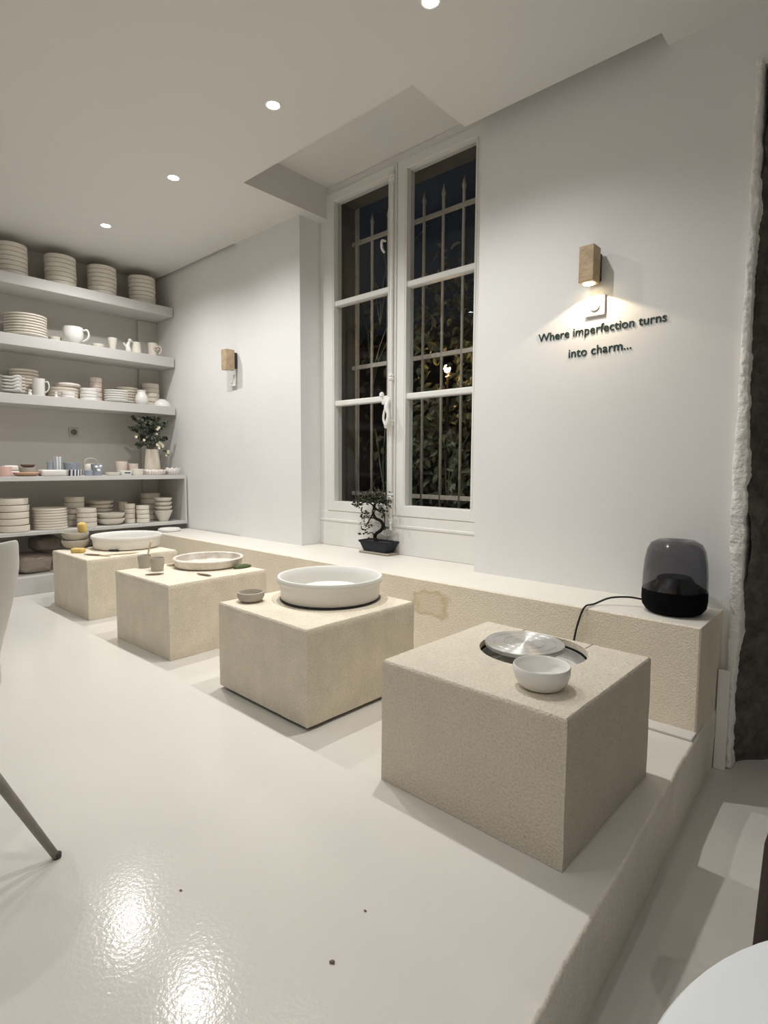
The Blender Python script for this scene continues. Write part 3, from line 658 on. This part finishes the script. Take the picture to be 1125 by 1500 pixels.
def fluted(r, h, m, loc, label, wv):
    b = BM(); rings = []
    for (rr, z, k) in ((0, 0, 0), (r*.8, 0, 0), (r*.9, h*.5, .5), (r, h, 1), (r*.96, h, 1), (r*.84, h*.4, .5), (r*.75, .008, 0), (0, .008, 0)):
        if rr == 0: rings.append([b.verts.new((0, 0, z))]); continue
        rings.append([b.verts.new((.62*rr*math.cos(t)*(1+.04*k*math.sin(18*t)), rr*math.sin(t)*(1+.04*k*math.sin(18*t)), z+k*wv*math.sin(9*t))) for t in [2*PI*i/108 for i in range(108)]])
    for a, c in zip(rings, rings[1:]):
        for i in range(108):
            j = (i+1) % 108
            if len(a) == 1: b.faces.new((a[0], c[j], c[i]))
            elif len(c) == 1: b.faces.new((a[i], a[j], c[0]))
            else: b.faces.new((a[i], a[j], c[j], c[i]))
    return tag(obj('fluted_tray', b, m, None, True, loc), label, 'tray', 'fluted trays on the display shelf')
fluted(.105, .05, M['pinkstripe'], (-5.178, 2.51, S4+.001), 'pink striped tray in front of the flower vase', .003)
fluted(.072, .066, M['pinkstripe'], (-5.175, 2.69, S4+.001), 'wavy fluted tray at the right end of the display shelf', .005)
single('vase', 'cream tapered vase holding the flowers', 'vase', [(0, 0), (.078, 0), (.08, .008), (.066, .15), (.058, .235), (.06, .246), (.055, .246), (.053, .23), (.06, .15), (.072, .012), (0, .01)], M['vase'], (-5.345, 2.565, S4+.001))
# bouquet
bq = thing('flower_bouquet', 'bunch of dark eucalyptus with small cream flowers in the vase', 'flowers', (-5.345, 2.565, S4+.24))
st = BM(); lv = BM(); fl = BM()
for i in range(26):
    a = R.uniform(0, 2*PI); sp = R.uniform(.05, .21); hh = R.uniform(.02, .34)*(1.15-sp*1.6)+.02
    e = Vector((max(-.2, .75*sp*math.cos(a)), max(-.24, min(.19, sp*math.sin(a))), min(hh, .305)))
    if e.z < .06 and sp < .12: e.z += .08
    pts = [(R.uniform(-.02, .02), R.uniform(-.02, .02), -.18), (e.x*.2, e.y*.2, e.z*.35), (e.x*.7, e.y*.7, e.z*.85), tuple(e)]
    add_tube(st, pts, .002, 5, 4)
    cp = catmull(pts, 8)
    for k in range(11, len(cp)):
        for s_ in range(2):
            d = (cp[k]-cp[k-1]).normalized()*.3+rv()*.8
            add_leaf(lv, cp[k], d, rv()+Vector((1, 0, .3)), R.uniform(.024, .042), R.uniform(.022, .036), .15)
add_tube(st, [(0, 0, -.05), (.04, .05, .04), (.07, .10, .02), (.08, .12, -.05)], .002, 5, 4)
for k in range(9): add_leaf(lv, (.05+.004*k, .07+.006*k, .035-.010*k), rv()+Vector((.3, .5, -.6)), rv()+Vector((1, 0, .3)), .03, .026, .15)
for (dy, dz, dx) in ((.02, .035, .10), (.045, .055, .10), (.0, .05, .105), (.03, .07, .09), (.06, .03, .09), (.015, .02, .11), (.02, .20, .08), (.035, .215, .08), (.005, .15, .09), (-.18, .12, .06), (.115, -.03, .08), (.10, -.05, .08), (.12, -.01, .08), (-.12, .09, .09), (.05, .04, .115)):
    for q in range(6): add_leaf(fl, (dx, dy, dz), Vector((.5, math.cos(q*1.05), math.sin(q*1.05))), (1, 0, 0), .017, .014, .1)
obj('stems', st, M['twig'], bq); obj('leaves', lv, M['eucalyptus'], bq); obj('blossoms', fl, M['petal'], bq)
# wall socket behind
so = thing('wall_socket', 'grey round-hole wall socket on the wall behind the shelves', 'socket', (-5.669, 1.977, 1.348))
bm = BM(); add_box(bm, 0, .008, -.042, .042, -.042, .042, .004); obj('plate', bm, M['socket'], so)
bm = BM(); add_lathe(bm, [(0, .002), (.02, .002), (.022, .006), (.026, .006), (.026, 0)], 20); bmesh.ops.rotate(bm, verts=bm.verts, cent=(0, 0, 0), matrix=Matrix.Rotation(PI/2, 3, 'Y')); bmesh.ops.translate(bm, verts=bm.verts, vec=(.008, 0, 0)); obj('outlet', bm, M['claydark'], so)

# low shelf
stack('deep_bowl', 'bowl', 'large beige bowl', 'the tall stack left of the plates, low shelf', 5, (-5.235, 1.345, S5+.001), .054, drum(.115, .054), M['bisque'], 'large bowls on the low shelf', .015, .004)
stack('dinner_plate', 'plate', 'beige deep plate', 'the wide plate stack on the low shelf', 8, (-5.255, 1.623, S5+.001), .0222, drum(.127, .0222), M['bisque'], 'plates on the low shelf')
stack('cup', 'cup', 'beige crinkled cup', 'the tall stack behind the low-shelf bowls', 5, (-5.395, 1.86, S5+.001), .051, drum(.082, .051), M['bisque'], 'crinkled cups on the low shelf', .04)
stack('bowl', 'bowl', 'beige straight bowl', 'the bowl stack right of the low-shelf plates', 4, (-5.205, 1.895, S5+.001), .041, drum(.079, .041), M['bisque'], 'straight bowls on the low shelf')
stack('side_plate', 'plate', 'beige shallow plate', 'the plate stack behind the wide bowl pair', 5, (-5.492, 2.115, S5+.001), .037, plate(.117, .037), M['bisque'], 'plates behind the wide bowls')
stack('wide_bowl', 'bowl', 'wide beige bowl', 'the wide bowl pair mid low shelf', 2, (-5.245, 2.117, S5+.001), .046, [(0, 0), (.07, 0), (.10, .02), (.117, .05), (.117, .058), (.112, .058), (.095, .03), (.06, .014), (0, .012)], M['cream'], 'wide bowls on the low shelf')
stack('tumbler', 'cup', 'grey-beige tumbler', 'the tumblers behind the wide bowl pair', 2, (-5.44, 2.31, S5+.001), .095, drum(.042, .095), M['bisque'], 'tumblers at the back of the low shelf')
stack('cup', 'cup', 'beige stacked cup', 'the left cup stack near the conical bowls', 4, (-5.24, 2.285, S5+.001), .045, drum(.048, .045), M['bisque'], 'left cups on the low shelf')
stack('cup', 'cup', 'cream stacked cup', 'the right cup stack near the conical bowls', 4, (-5.19, 2.385, S5+.001), .041, drum(.057, .041), M['cream'], 'right cups on the low shelf')
stack('bowl', 'bowl', 'shaded beige bowl', 'the stack behind the conical bowls', 5, (-5.45, 2.585, S5+.001), .0525, drum(.090, .0525), M['bisque'], 'bowls behind the conical bowls', .02)
single('conical_bowl', 'conical beige bowl, lowest of the stack at the right end', 'bowl', bowl_prof(.042, .088, .105, .006, 1.), M['cream'], (-5.222, 2.60, S5+.001), group='conical bowls on the low shelf')
for i, w_ in enumerate(('third from top', 'second from top', 'topmost')):
    single('conical_bowl', f'cream conical bowl, {w_} of the stack at the low shelf right end', 'bowl', [(0, 0), (.06, 0), (.078, .02), (.084, .038), (.08, .038), (.07, .02), (0, .01)], M['cream'], (-5.222, 2.60, S5+.108+i*.040), group='conical bowls on the low shelf')
bm = BM(); add_lathe(bm, [(0, 0), (.09, 0), (.10, .008), (.10, .022), (.085, .03), (0, .034)], 40); tag(sharp(obj('lid', bm, M['white'], None, False, (-5.0, 2.545, ZL+.001))), 'white rounded lid lying on the ledge beside the low shelf end', 'lid')
# clay bags
def bag(loc, sx, sy, sz, m, label, seed):
    b = BM(); bmesh.ops.create_icosphere(b, subdivisions=4, radius=1)
    for v in b.verts:
        c = v.co.copy(); c = Vector([math.copysign(abs(q)**.5, q) for q in c]); n_ = noise.noise((c.x*1.7+seed, c.y*1.7, c.z*1.7))*.10+noise.noise((c.x*5+seed, c.y*5, c.z*5))*.05
        v.co = Vector((c.x*sx, c.y*sy, c.z*sz))*(.92+n_); v.co.z = max(v.co.z, -sz*.85)
    for v in b.verts: v.co.z += sz*.85
    tag(obj('clay_bag', b, m, None, True, loc), label, 'clay bag', 'clay bags under the shelves')
bag((-5.38, 1.50, .147), .17, .15, .088, M['claybag'], 'brown wrapped clay bag lying on the kerb under the low shelf', 1)
bag((-5.40, 1.62, .312), .15, .12, .068, M['claydark'], 'dark clay bag lying on top of the brown one', 5)
bag((-5.40, 1.12, .147), .17, .15, .10, M['claydark'], 'dark clay bag behind the white chair back', 8)
bag((-5.42, 1.93, .147), .15, .12, .095, M['claydark'], 'shaded dark clay bag behind the farthest wheel block', 12)

# ------------------------------------------------------------------ things on the blocks
Z0 = B+.001
single('pinch_bowl', 'small grey-beige clay bowl on the corner of the second nearest block', 'bowl', [(0, 0), (.04, 0), (.056, .012), (.063, .028), (.060, .044), (.056, .046), (.054, .043), (.056, .028), (.048, .014), (0, .008)], M['greyclay'], (-2.205, 1.515, Z0), wob=.02)
single('bowl', 'smooth white bowl standing in front of the silver wheel head', 'bowl', [(0, 0), (.052, 0), (.06, .004), (.074, .022), (.081, .045), (.0815, .062), (.079, .066), (.0755, .063), (.075, .045), (.067, .022), (.05, .010), (0, .008)], M['white'], (-.722, 1.489, Z0), 56)
single('clay_cup', 'grey clay cup with a stick standing in it', 'cup', [(0, 0), (.032, 0), (.036, .03), (.041, .075), (.037, .075), (.033, .03), (0, .006)], M['greyclay'], (-3.425, 1.575, Z0), wob=.02)
single('clay_cup', 'empty grey clay cup, nearer of the two cups on its block', 'cup', [(0, 0), (.034, 0), (.038, .03), (.042, .078), (.038, .078), (.034, .03), (0, .006)], M['greyclay'], (-3.268, 1.580, Z0), wob=.02)
bm = BM(); add_tube(bm, [(0, 0, 0), (-.012, .03, .07), (-.02, .055, .15)], [.004, .005, .007], 8, 4); tag(obj('modelling_stick', bm, M['toolwood'], None, True, (-3.425, 1.575, Z0+.012)), 'thin wooden stick leaning in the grey clay cup', 'tool')
def tool(p, q, r, m, label, name='modelling_tool'):
    p = Vector(p); q = Vector(q); bm = BM(); d = q-p
    add_tube(bm, [(0, 0, 0), tuple(d*.3), tuple(d*.75), tuple(d)], [r*.5, r, r, r*.4], 8, 4)
    tag(obj(name, bm, m, None, True, (p.x, p.y, Z0+r)), label, 'tool')
tool((-3.16, 1.455, 0), (-3.115, 1.545, 0), .006, M['tooldark'], 'dark curved wooden tool lying in front of the two clay cups')
tool((-3.36, 1.685, 0), (-3.34, 1.74, 0), .008, M['toolwood'], 'short wooden peg beside the clay smeared pan')
tool((-2.972, 1.675, 0), (-2.862, 1.70, 0), .006, M['tooldark'], 'short reddish stick in front of the clay smeared pan')
bm = BM(); bmesh.ops.create_icosphere(bm, subdivisions=3, radius=1)
for v in bm.verts: v.co = Vector((v.co.x*.028, v.co.y*.062, max(-.006, v.co.z*.016)))*(1+.25*noise.noise(v.co*3)); v.co.z += .006
tag(obj('scouring_sponge', bm, M['green'], None, True, (-2.975, 1.985, Z0)), 'crumpled green sponge beside the clay smeared pan', 'sponge')
# farthest block
stack('clay_bowl', 'bowl', 'rough grey clay bowl', 'the pair beside the sponges', 2, (-4.592, 1.583, Z0), .056, [(0, 0), (.055, 0), (.08, .02), (.094, .055), (.09, .068), (.084, .068), (.084, .055), (.07, .03), (.04, .05), (0, .052)], M['greyclay'], 'grey clay bowls on the farthest block', .06)
def sponge(loc, sx, sy, sz, label, rx=0.):
    b = BM(); add_box(b, -sx, sx, -sy, sy, -sz, sz, min(sx, sy, sz)*.7, 4); o = obj('sponge', b, M['sponge'], None, True, loc); o.rotation_euler = (rx, 0, .7); tag(o, label, 'sponge', 'yellow sponges')
sponge((-4.345, 1.515, Z0+.0165), .045, .028, .0165, 'flat yellow sponge lying on the farthest block')
sponge((-4.53, 1.613, Z0+.160), .03, .024, .04, 'yellow sponge sitting up in the grey clay bowls', .25)
tool((-4.20, 1.50, 0), (-4.055, 1.575, 0), .006, M['tooldark'], 'dark wooden tool nearest the flat yellow sponge')
tool((-4.12, 1.545, 0), (-3.99, 1.60, 0), .005, M['toolwood'], 'pale wooden tool in the middle of the three on the farthest block')
tool((-4.06, 1.60, 0), (-4.005, 1.80, 0), .005, M['toolwood'], 'long pale wooden tool along the pan on the farthest block')
for (x, y, lab) in ((-.819, .753, 'dark clay crumb on the glossy floor nearest the camera'), (-.864, .899, 'tiny dark speck on the glossy floor between crumb and block'), (-1.245, .638, 'tiny dark speck on the floor near the chair leg')):
    b = BM(); bmesh.ops.create_icosphere(b, subdivisions=2, radius=.004 if x > -.83 else .0022)
    for v in b.verts: v.co *= 1+.5*noise.noise(v.co*400)
    for v in b.verts: v.co.x *= 1.7; v.co.z = max(v.co.z, -.002)
    tag(obj('clay_crumb', b, M['crumb'], None, False, (x, y, .002), .6), lab, 'crumb')

# ------------------------------------------------------------------ ledge things
by = 2.910; bx = -2.672
bt = BM(); add_box(bt, -.140, .140, -.06, .06, 0, .014, .006, 3); tag(obj('drip_tray', bt, M['traygrey'], None, True, (bx, by, ZL+.001)), 'grey plastic tray under the bonsai pot', 'tray')
bz = thing('bonsai', 'small S-shaped bonsai tree in a navy pot on the ledge', 'bonsai', (bx, by, ZL+.015))
b = BM()
def rectring(a, c, z): return [b.verts.new(p) for p in ((-a, -c, z), (a, -c, z), (a, c, z), (-a, c, z))]
rg = [rectring(.105, .042, .0), rectring(.108, .045, .006), rectring(.130, .060, .062), rectring(.139, .066, .066), rectring(.139, .066, .078), rectring(.128, .056, .078), rectring(.120, .05, .062)]
for a, c in zip(rg, rg[1:]):
    for i in range(4): b.faces.new((a[i], a[(i+1) % 4], c[(i+1) % 4], c[i]))
b.faces.new(rg[0][::-1]); b.faces.new(rg[-1]); bmesh.ops.bevel(b, geom=list(b.edges), offset=.0025, segments=2, affect='EDGES'); obj('pot', b, M['pot'], bz)
b = BM(); add_box(b, -.122, .122, -.051, .051, .06, .071, .004); bmesh.ops.subdivide_edges(b, edges=list(b.edges), cuts=5, use_grid_fill=True)
for v in b.verts: v.co.z += .006*noise.noise(v.co*40)
obj('soil', b, M['soil'], bz)
b = BM(); T = [(-.012, 0, .06), (-.035, 0, .095), (-.02, -.004, .125), (.03, -.006, .155), (.045, -.004, .19), (.02, 0, .218), (-.03, 0, .235), (-.052, 0, .27), (-.04, 0, .32), (-.02, 0, .36)]
add_tube(b, T, [.017, .013, .012, .0115, .0115, .011, .0105, .010, .008, .005], 10, 6)
BR = [[(-.03, 0, .235), (-.08, -.005, .235), (-.125, -.005, .25)], [(-.05, 0, .27), (-.10, -.005, .20), (-.12, -.005, .17)], [(-.035, 0, .095), (-.06, -.003, .13), (-.105, -.005, .115)],
      [(-.04, 0, .32), (-.10, -.01, .345), (-.17, -.01, .33), (-.20, -.01, .31)], [(-.03, 0, .34), (.03, -.005, .355), (.09, -.01, .34), (.12, -.01, .325)], [(-.02, 0, .36), (0, .005, .40), (.02, 0, .425)],
      [(-.04, 0, .31), (.02, -.005, .28), (.06, -.005, .27), (.06, -.005, .20), (.07, -.005, .165)], [(-.03, 0, .34), (-.08, 0, .38), (-.12, 0, .39)], [(-.045, 0, .29), (.0, -.01, .30), (.05, -.01, .31)]]
for br in BR: add_tube(b, br, [.007]+[.0035]*(len(br)-1), 6, 4)
obj('trunk', b, M['bark'], bz, True)
b = BM()
for (x, z, sx, sz, n_) in ((-.0, .39, .09, .045, 55), (-.08, .37, .08, .035, 40), (-.185, .335, .04, .03, 34), (-.12, .375, .05, .025, 34), (-.05, .40, .05, .03, 44), (.03, .40, .05, .035, 44), (.07, .355, .05, .02, 30), (-.02, .37, .07, .02, 40), (-.12, .25, .035, .025, 22), (-.105, .175, .035, .03, 24), (-.11, .12, .03, .02, 8), (.055, .29, .03, .03, 22), (.02, .305, .04, .02, 16), (.068, .17, .008, .018, 6)):
    for i in range(n_):
        p = Vector((x+R.gauss(0, sx*.6), R.gauss(-.005, .018), z+R.gauss(0, sz*.6))); p.y = max(-.05, min(.045, p.y))
        add_leaf(b, p, rv()*.7+Vector((0, -.3, -.1)), rv()+Vector((0, -1, .6)), R.uniform(.018, .034), R.uniform(.012, .019))
obj('leaves', b, M['bonsaileaf'], bz)
# speaker
sp = thing('speaker', 'black domed speaker with a smoky clear top on the ledge end', 'speaker', (-.662, 2.595, ZL+.001))
bm = BM(); add_lathe(bm, [(0, 0), (.085, 0), (.108, .008), (.124, .03), (.128, .06), (.127, .10), (0, .10)], 56); sharp(obj('base', bm, M['fabric'], sp))
bm = BM(); add_lathe(bm, [(.1265, .10), (.1255, .16), (.121, .22), (.112, .268), (.098, .296), (.07, .311), (.04, .309), (.018, .300), (0, .297)], 56); obj('dome', bm, M['smoke'], sp, True)
bm = BM(); add_lathe(bm, [(.12, .101), (.10, .118), (.078, .132), (.066, .152), (.05, .158), (.02, .157), (0, .156)], 48); sharp(obj('woofer_cone', bm, M['black'], sp))
bm = BM(); add_tube(bm, [(0, 0, 0), (-.055, -.02, .004), (-.12, -.06, -.004), (-.165, -.12, -.028), (-.178, -.19, -.030), (-.200, -.196, -.09), (-.22, -.20, -.20), (-.23, -.20, -.40)], .0045, 8, 8)
tag(obj('power_cable', bm, M['black'], None, True, (-.79, 2.59, ZL+.036)), 'thin black cable running from the speaker down the ledge front', 'cable')
# plank leaning at the ledge end
bm = BM(); add_box(bm, 0, .045, 0, .014, 0, .44, .003); o = tag(obj('board', bm, M['wood'], None, False, (-.505, 2.715, ZS+.001)), 'narrow white board standing upright at the ledge end by the doorway', 'board'); o.rotation_euler = (-.02, .0, .1)

# ------------------------------------------------------------------ wall things
def sconce(x0, x1, z0, z1, on, label):
    s = thing('wall_sconce', label, 'wall lamp', (0, 0, 0), 0, 'stone wall sconces')
    b = BM(); add_box(b, x0, x1, 2.672, 2.755, z0, z1, .003); obj('stone_body', b, M['travertine'], s)
    b = BM(); add_box(b, x0+.01, x1-.005, 2.755, YW, z0+.02, z1-.02, .002); obj('mount', b, M['mount'], s)
    b = BM(); add_lathe(b, [(0, 0), (.026, 0), (.026, .004), (0, .004)], 24, ((x0+x1)/2, 2.713, z0-.004)); obj('lens', b, M['lenswarm'] if on else M['plate'], s)
    return s
sconce(-1.166, -1.094, 1.925, 2.092, True, 'lit travertine wall sconce above the round switch and lettering')
sconce(-4.270, -4.195, 1.852, 2.022, False, 'unlit travertine wall sconce between the shelves and the window')
def dimmer(x, z, label):
    d = thing('light_switch', label, 'switch', (x, YW, z), 0, 'square switches under the sconces')
    b = BM(); add_box(b, -.048, .048, -.012, 0, -.048, .048, .004); obj('plate', b, M['plate'], d)
    b = BM(); add_lathe(b, [(0, .004), (.019, .004), (.0205, .006), (.023, .006), (.024, .004), (.024, 0)], 32); bmesh.ops.rotate(b, verts=b.verts, cent=(0, 0, 0), matrix=Matrix.Rotation(PI/2, 3, 'X')); bmesh.ops.translate(b, verts=b.verts, vec=(0, -.012, 0)); sharp(obj('dial', b, M['plate'], d))
dimmer(-1.122, 1.832, 'square white switch with a round dial under the lit sconce')
dimmer(-4.27, 1.775, 'square white switch under the unlit sconce')
# lettering
wl = thing('wall_lettering', 'dark green raised lettering on the right wall below the sconce', 'lettering', (-1.10, YW, 1.66))
def words(line, x0, x1, zb, tilt):
    cu = bpy.data.curves.new('tmp', 'FONT'); cu.body = line; cu.size = .06; cu.extrude = 0; to = bpy.data.objects.new('tmp', cu); COL.objects.link(to)
    bpy.context.view_layer.update()
    me = bpy.data.meshes.new_from_object(to.evaluated_get(bpy.context.evaluated_depsgraph_get()))
    wdt = max(v.co.x for v in me.vertices); bpy.data.objects.remove(to); bpy.data.meshes.remove(me); bpy.data.curves.remove(cu)
    k = (x1-x0)/wdt; space = .0
    # word offsets from cumulative widths
    pos = 0
    for w_ in line.split(' '):
        pre = line[:pos]
        def width(t):
            c2 = bpy.data.curves.new('tmp', 'FONT'); c2.body = t; c2.size = .06; o2 = bpy.data.objects.new('tmp', c2); COL.objects.link(o2); bpy.context.view_layer.update()
            m2 = bpy.data.meshes.new_from_object(o2.evaluated_get(bpy.context.evaluated_depsgraph_get())); xs_ = [v.co.x for v in m2.vertices]; bpy.data.objects.remove(o2); bpy.data.curves.remove(c2)
            return m2, (min(xs_), max(xs_))
        m_all, (a0, a1) = width(pre+w_); bpy.data.meshes.remove(m_all)
        c2 = bpy.data.curves.new('tmp', 'FONT'); c2.body = w_; c2.size = .06; c2.extrude = .002/k; c2.offset = .0002; o2 = bpy.data.objects.new('tmp', c2); COL.objects.link(o2); bpy.context.view_layer.update()
        m2 = bpy.data.meshes.new_from_object(o2.evaluated_get(bpy.context.evaluated_depsgraph_get())); bpy.data.objects.remove(o2); bpy.data.curves.remove(c2)
        xm = max(v.co.x for v in m2.vertices); off = a1-xm
        for v in m2.vertices:
            x = (v.co.x+off)*k; z = v.co.y*k
            v.co = (x0+x+1.10, -.0025-v.co.z*k, zb-1.66+z+tilt*x)
        m2.name = 'word'; m2.materials.clear(); m2.materials.append(M['letters']); m2.flip_normals()
        o = bpy.data.objects.new('word', m2); COL.objects.link(o); o.parent = wl
        pos += len(w_)+1
words('Where imperfection turns', -1.42, -.795, 1.701, 0.012)
words('into charm...', -1.255, -.945, 1.600, 0.02)

# ------------------------------------------------------------------ downlights
L = [(-4.643, 1.91), (-3.555, 1.90), (-2.475, 1.88), (-1.475, 1.90)]
L2 = [(-4.95, .20), (-3.87, .20), (-2.79, .20), (-1.71, .20), (-.63, .20)]
L3 = [(-4.4, -1.5), (-2.8, -1.5), (-1.2, -1.5), (.5, -1.5), (.9, .1), (1.7, -1.2)]
where = ['nearest the shelves', 'second from the shelves', 'third from the shelves', 'nearest the camera, by the window recess']
E1, E2, E3 = 52, 12, 13; CORE = .75
base = None
for row, pts, en0 in ((0, L, E1), (1, L2, E2), (2, L3, E3)):
    for i, (x, y) in enumerate(pts):
        if row == 0: lab = f'small bright ceiling downlight, {where[i]}'
        elif row == 1: lab = f'ceiling downlight in the second row, number {i+1} from the shelves'
        else: lab = f'ceiling downlight at the back of the room, number {i+1} along'
        if base is None:
            base = thing('downlight', lab, 'downlight', (x, y, ZC), 0, 'ceiling downlights')
            b = BM(); add_lathe(b, [(.030, -.001), (.034, -.005), (.042, -.004), (.045, 0)], 32); obj('trim_ring', b, M['trimw'], base, True)
            b = BM(); add_lathe(b, [(0, -.008), (.015, -.007), (.031, -.002), (.031, 0)], 24); obj('lens', b, M['lens'], base, True)
        else: dup(base, (x, y, ZC), 0, lab)
        en = en0*(1.2 if row == 0 and i < 3 else 1.6 if row == 2 and i > 3 else 1.)

        for (e_, deg) in ((en, 138 if row == 0 and i == 3 else 152), (en*CORE, 64)):      # wide spill and the brighter core of the beam
            ld = bpy.data.lights.new('spot', 'SPOT'); ld.energy = e_; ld.color = (1, .99, .975); ld.spot_size = math.radians(deg); ld.spot_blend = 1.; ld.shadow_soft_size = .02
            lo = bpy.data.objects.new('spot_light', ld); COL.objects.link(lo); lo.location = (x, y, ZC-.03)
ld = bpy.data.lights.new('sconce', 'SPOT'); ld.energy = 4.2; ld.color = (1, .77, .50); ld.spot_size = math.radians(132); ld.spot_blend = .12; ld.shadow_soft_size = .012
lo = bpy.data.objects.new('sconce_light', ld); COL.objects.link(lo); lo.location = (-1.13, 2.713, 1.912)
ld = bpy.data.lights.new('garden', 'POINT'); ld.energy = 2.2; ld.color = (1, .58, .25); ld.shadow_soft_size = .05  # added light that goes with the stand-in amber bulb
lo = bpy.data.objects.new('amber_glow_light', ld); COL.objects.link(lo); lo.location = (-2.81, 3.84, 1.862)

# ------------------------------------------------------------------ chair, table, bag
ch = thing('shell_chair', 'white moulded shell chair with slanted grey legs at the left edge', 'chair', (-1.631, .148, 0), math.atan2(-.669, -.743)-PI/2)
b = BM(); prof = [(.23, .435), (.19, .45), (.08, .435), (-.06, .425), (-.135, .44), (-.172, .49), (-.195, .58), (-.232, .70), (-.265, .80), (-.290, .882)]
wd = [.17, .20, .215, .22, .222, .225, .228, .225, .205, .15]
cp = catmull([(0, p[0], p[1]) for p in prof], 3); n = len(cp); NU = 16; rows = []
for i, p in enumerate(cp):
    t = i/(n-1)*(len(wd)-1); k = min(int(t), len(wd)-2); w_ = wd[k]+(wd[k+1]-wd[k])*(t-k); s_ = i/(n-1)
    row = []
    for j in range(NU+1):
        u = -1+2*j/NU; back = max(0, min(1, (s_-.35)/.3))
        x = w_*math.sin(u*PI/2)*1.0 if False else w_*u
        z = p.z+(1-back)*.055*abs(u)**2.4-(.035*abs(u)**3 if s_ > .93 else 0); y = p.y+back*.085*abs(u)**2.2
        row.append(b.verts.new((x, y, z)))
    rows.append(row)
for a, c in zip(rows, rows[1:]):
    for j in range(NU): b.faces.new((a[j], a[j+1], c[j+1], c[j])).smooth = True
o = obj('shell', b, M['chair'], ch)
md = o.modifiers.new('thick', 'SOLIDIFY'); md.thickness = .008; md.offset = 0; md = o.modifiers.new('sub', 'SUBSURF'); md.levels = 1; md.render_levels = 2
b = BM(); add_box(b, -.14, .14, -.12, .14, .395, .412, .005); obj('seat_frame', b, M['leg'], ch)
for sx in (-1, 1):
    for (fy, ty) in ((-.24, -.09), (.22, .10)):
        b = BM(); add_tube(b, [(sx*.22, fy, .006), (sx*.11, ty, .402)], [.0095, .015], 12); lg = obj('leg', b, M['leg'], ch, True)
        b = BM(); add_lathe(b, [(0, 0), (.0105, 0), (.0115, .012), (0, .014)], 12, (sx*.222, fy*1.005, 0)); obj('foot_cap', b, M['rubber'], lg, True)
tb = thing('round_table', 'round white tabletop at the bottom right corner', 'table', (.30, .55, ZS))
b = BM(); add_lathe(b, [(0, .718), (.43, .718), (.446, .724), (.45, .732), (.446, .739), (.43, .742), (0, .742)], 96); sharp(obj('tabletop', b, M['table'], tb))
b = BM(); add_lathe(b, [(.0, .02), (.03, .02), (.028, .5), (.05, .70), (.12, .718), (0, .718)], 24); sharp(obj('column', b, M['table'], tb))
b = BM(); add_lathe(b, [(0, .001), (.24, .001), (.245, .006), (.2, .014), (.05, .022), (0, .024)], 48); sharp(obj('base', b, M['table'], tb))
bgx = thing('leather_bag', 'dark brown bag standing behind the round white table', 'bag', (.038, 1.22, ZS+.001))
b = BM(); add_box(b, -.19, .19, -.07, .07, 0, .66, .04, 4)
for v in b.verts:
    t = v.co.z/.66; v.co.x *= 1.03-.14*t*t; v.co.y *= 1-.35*t
obj('body', b, M['leather'], bgx, True)
b = BM(); add_tube(b, [(-.09, 0, .63), (-.08, 0, .74), (0, 0, .78), (.08, 0, .74), (.09, 0, .63)], .009, 8, 6); obj('handle', b, M['leather'], bgx, True)

# ------------------------------------------------------------------ world and view
w = bpy.data.worlds.new('night'); scn.world = w; w.use_nodes = True
w.node_tree.nodes['Background'].inputs[0].default_value = (.004, .006, .010, 1); w.node_tree.nodes['Background'].inputs[1].default_value = .6
vs = scn.view_settings; vs.view_transform = 'Standard'; vs.look = 'None'; vs.gamma = 1; vs.use_curve_mapping = False; vs.exposure = 0.20
scn.cycles.max_bounces = 10; scn.cycles.diffuse_bounces = 6; scn.cycles.transparent_max_bounces = 12; scn.cycles.sample_clamp_indirect = 4
scn.cycles.use_denoising = True
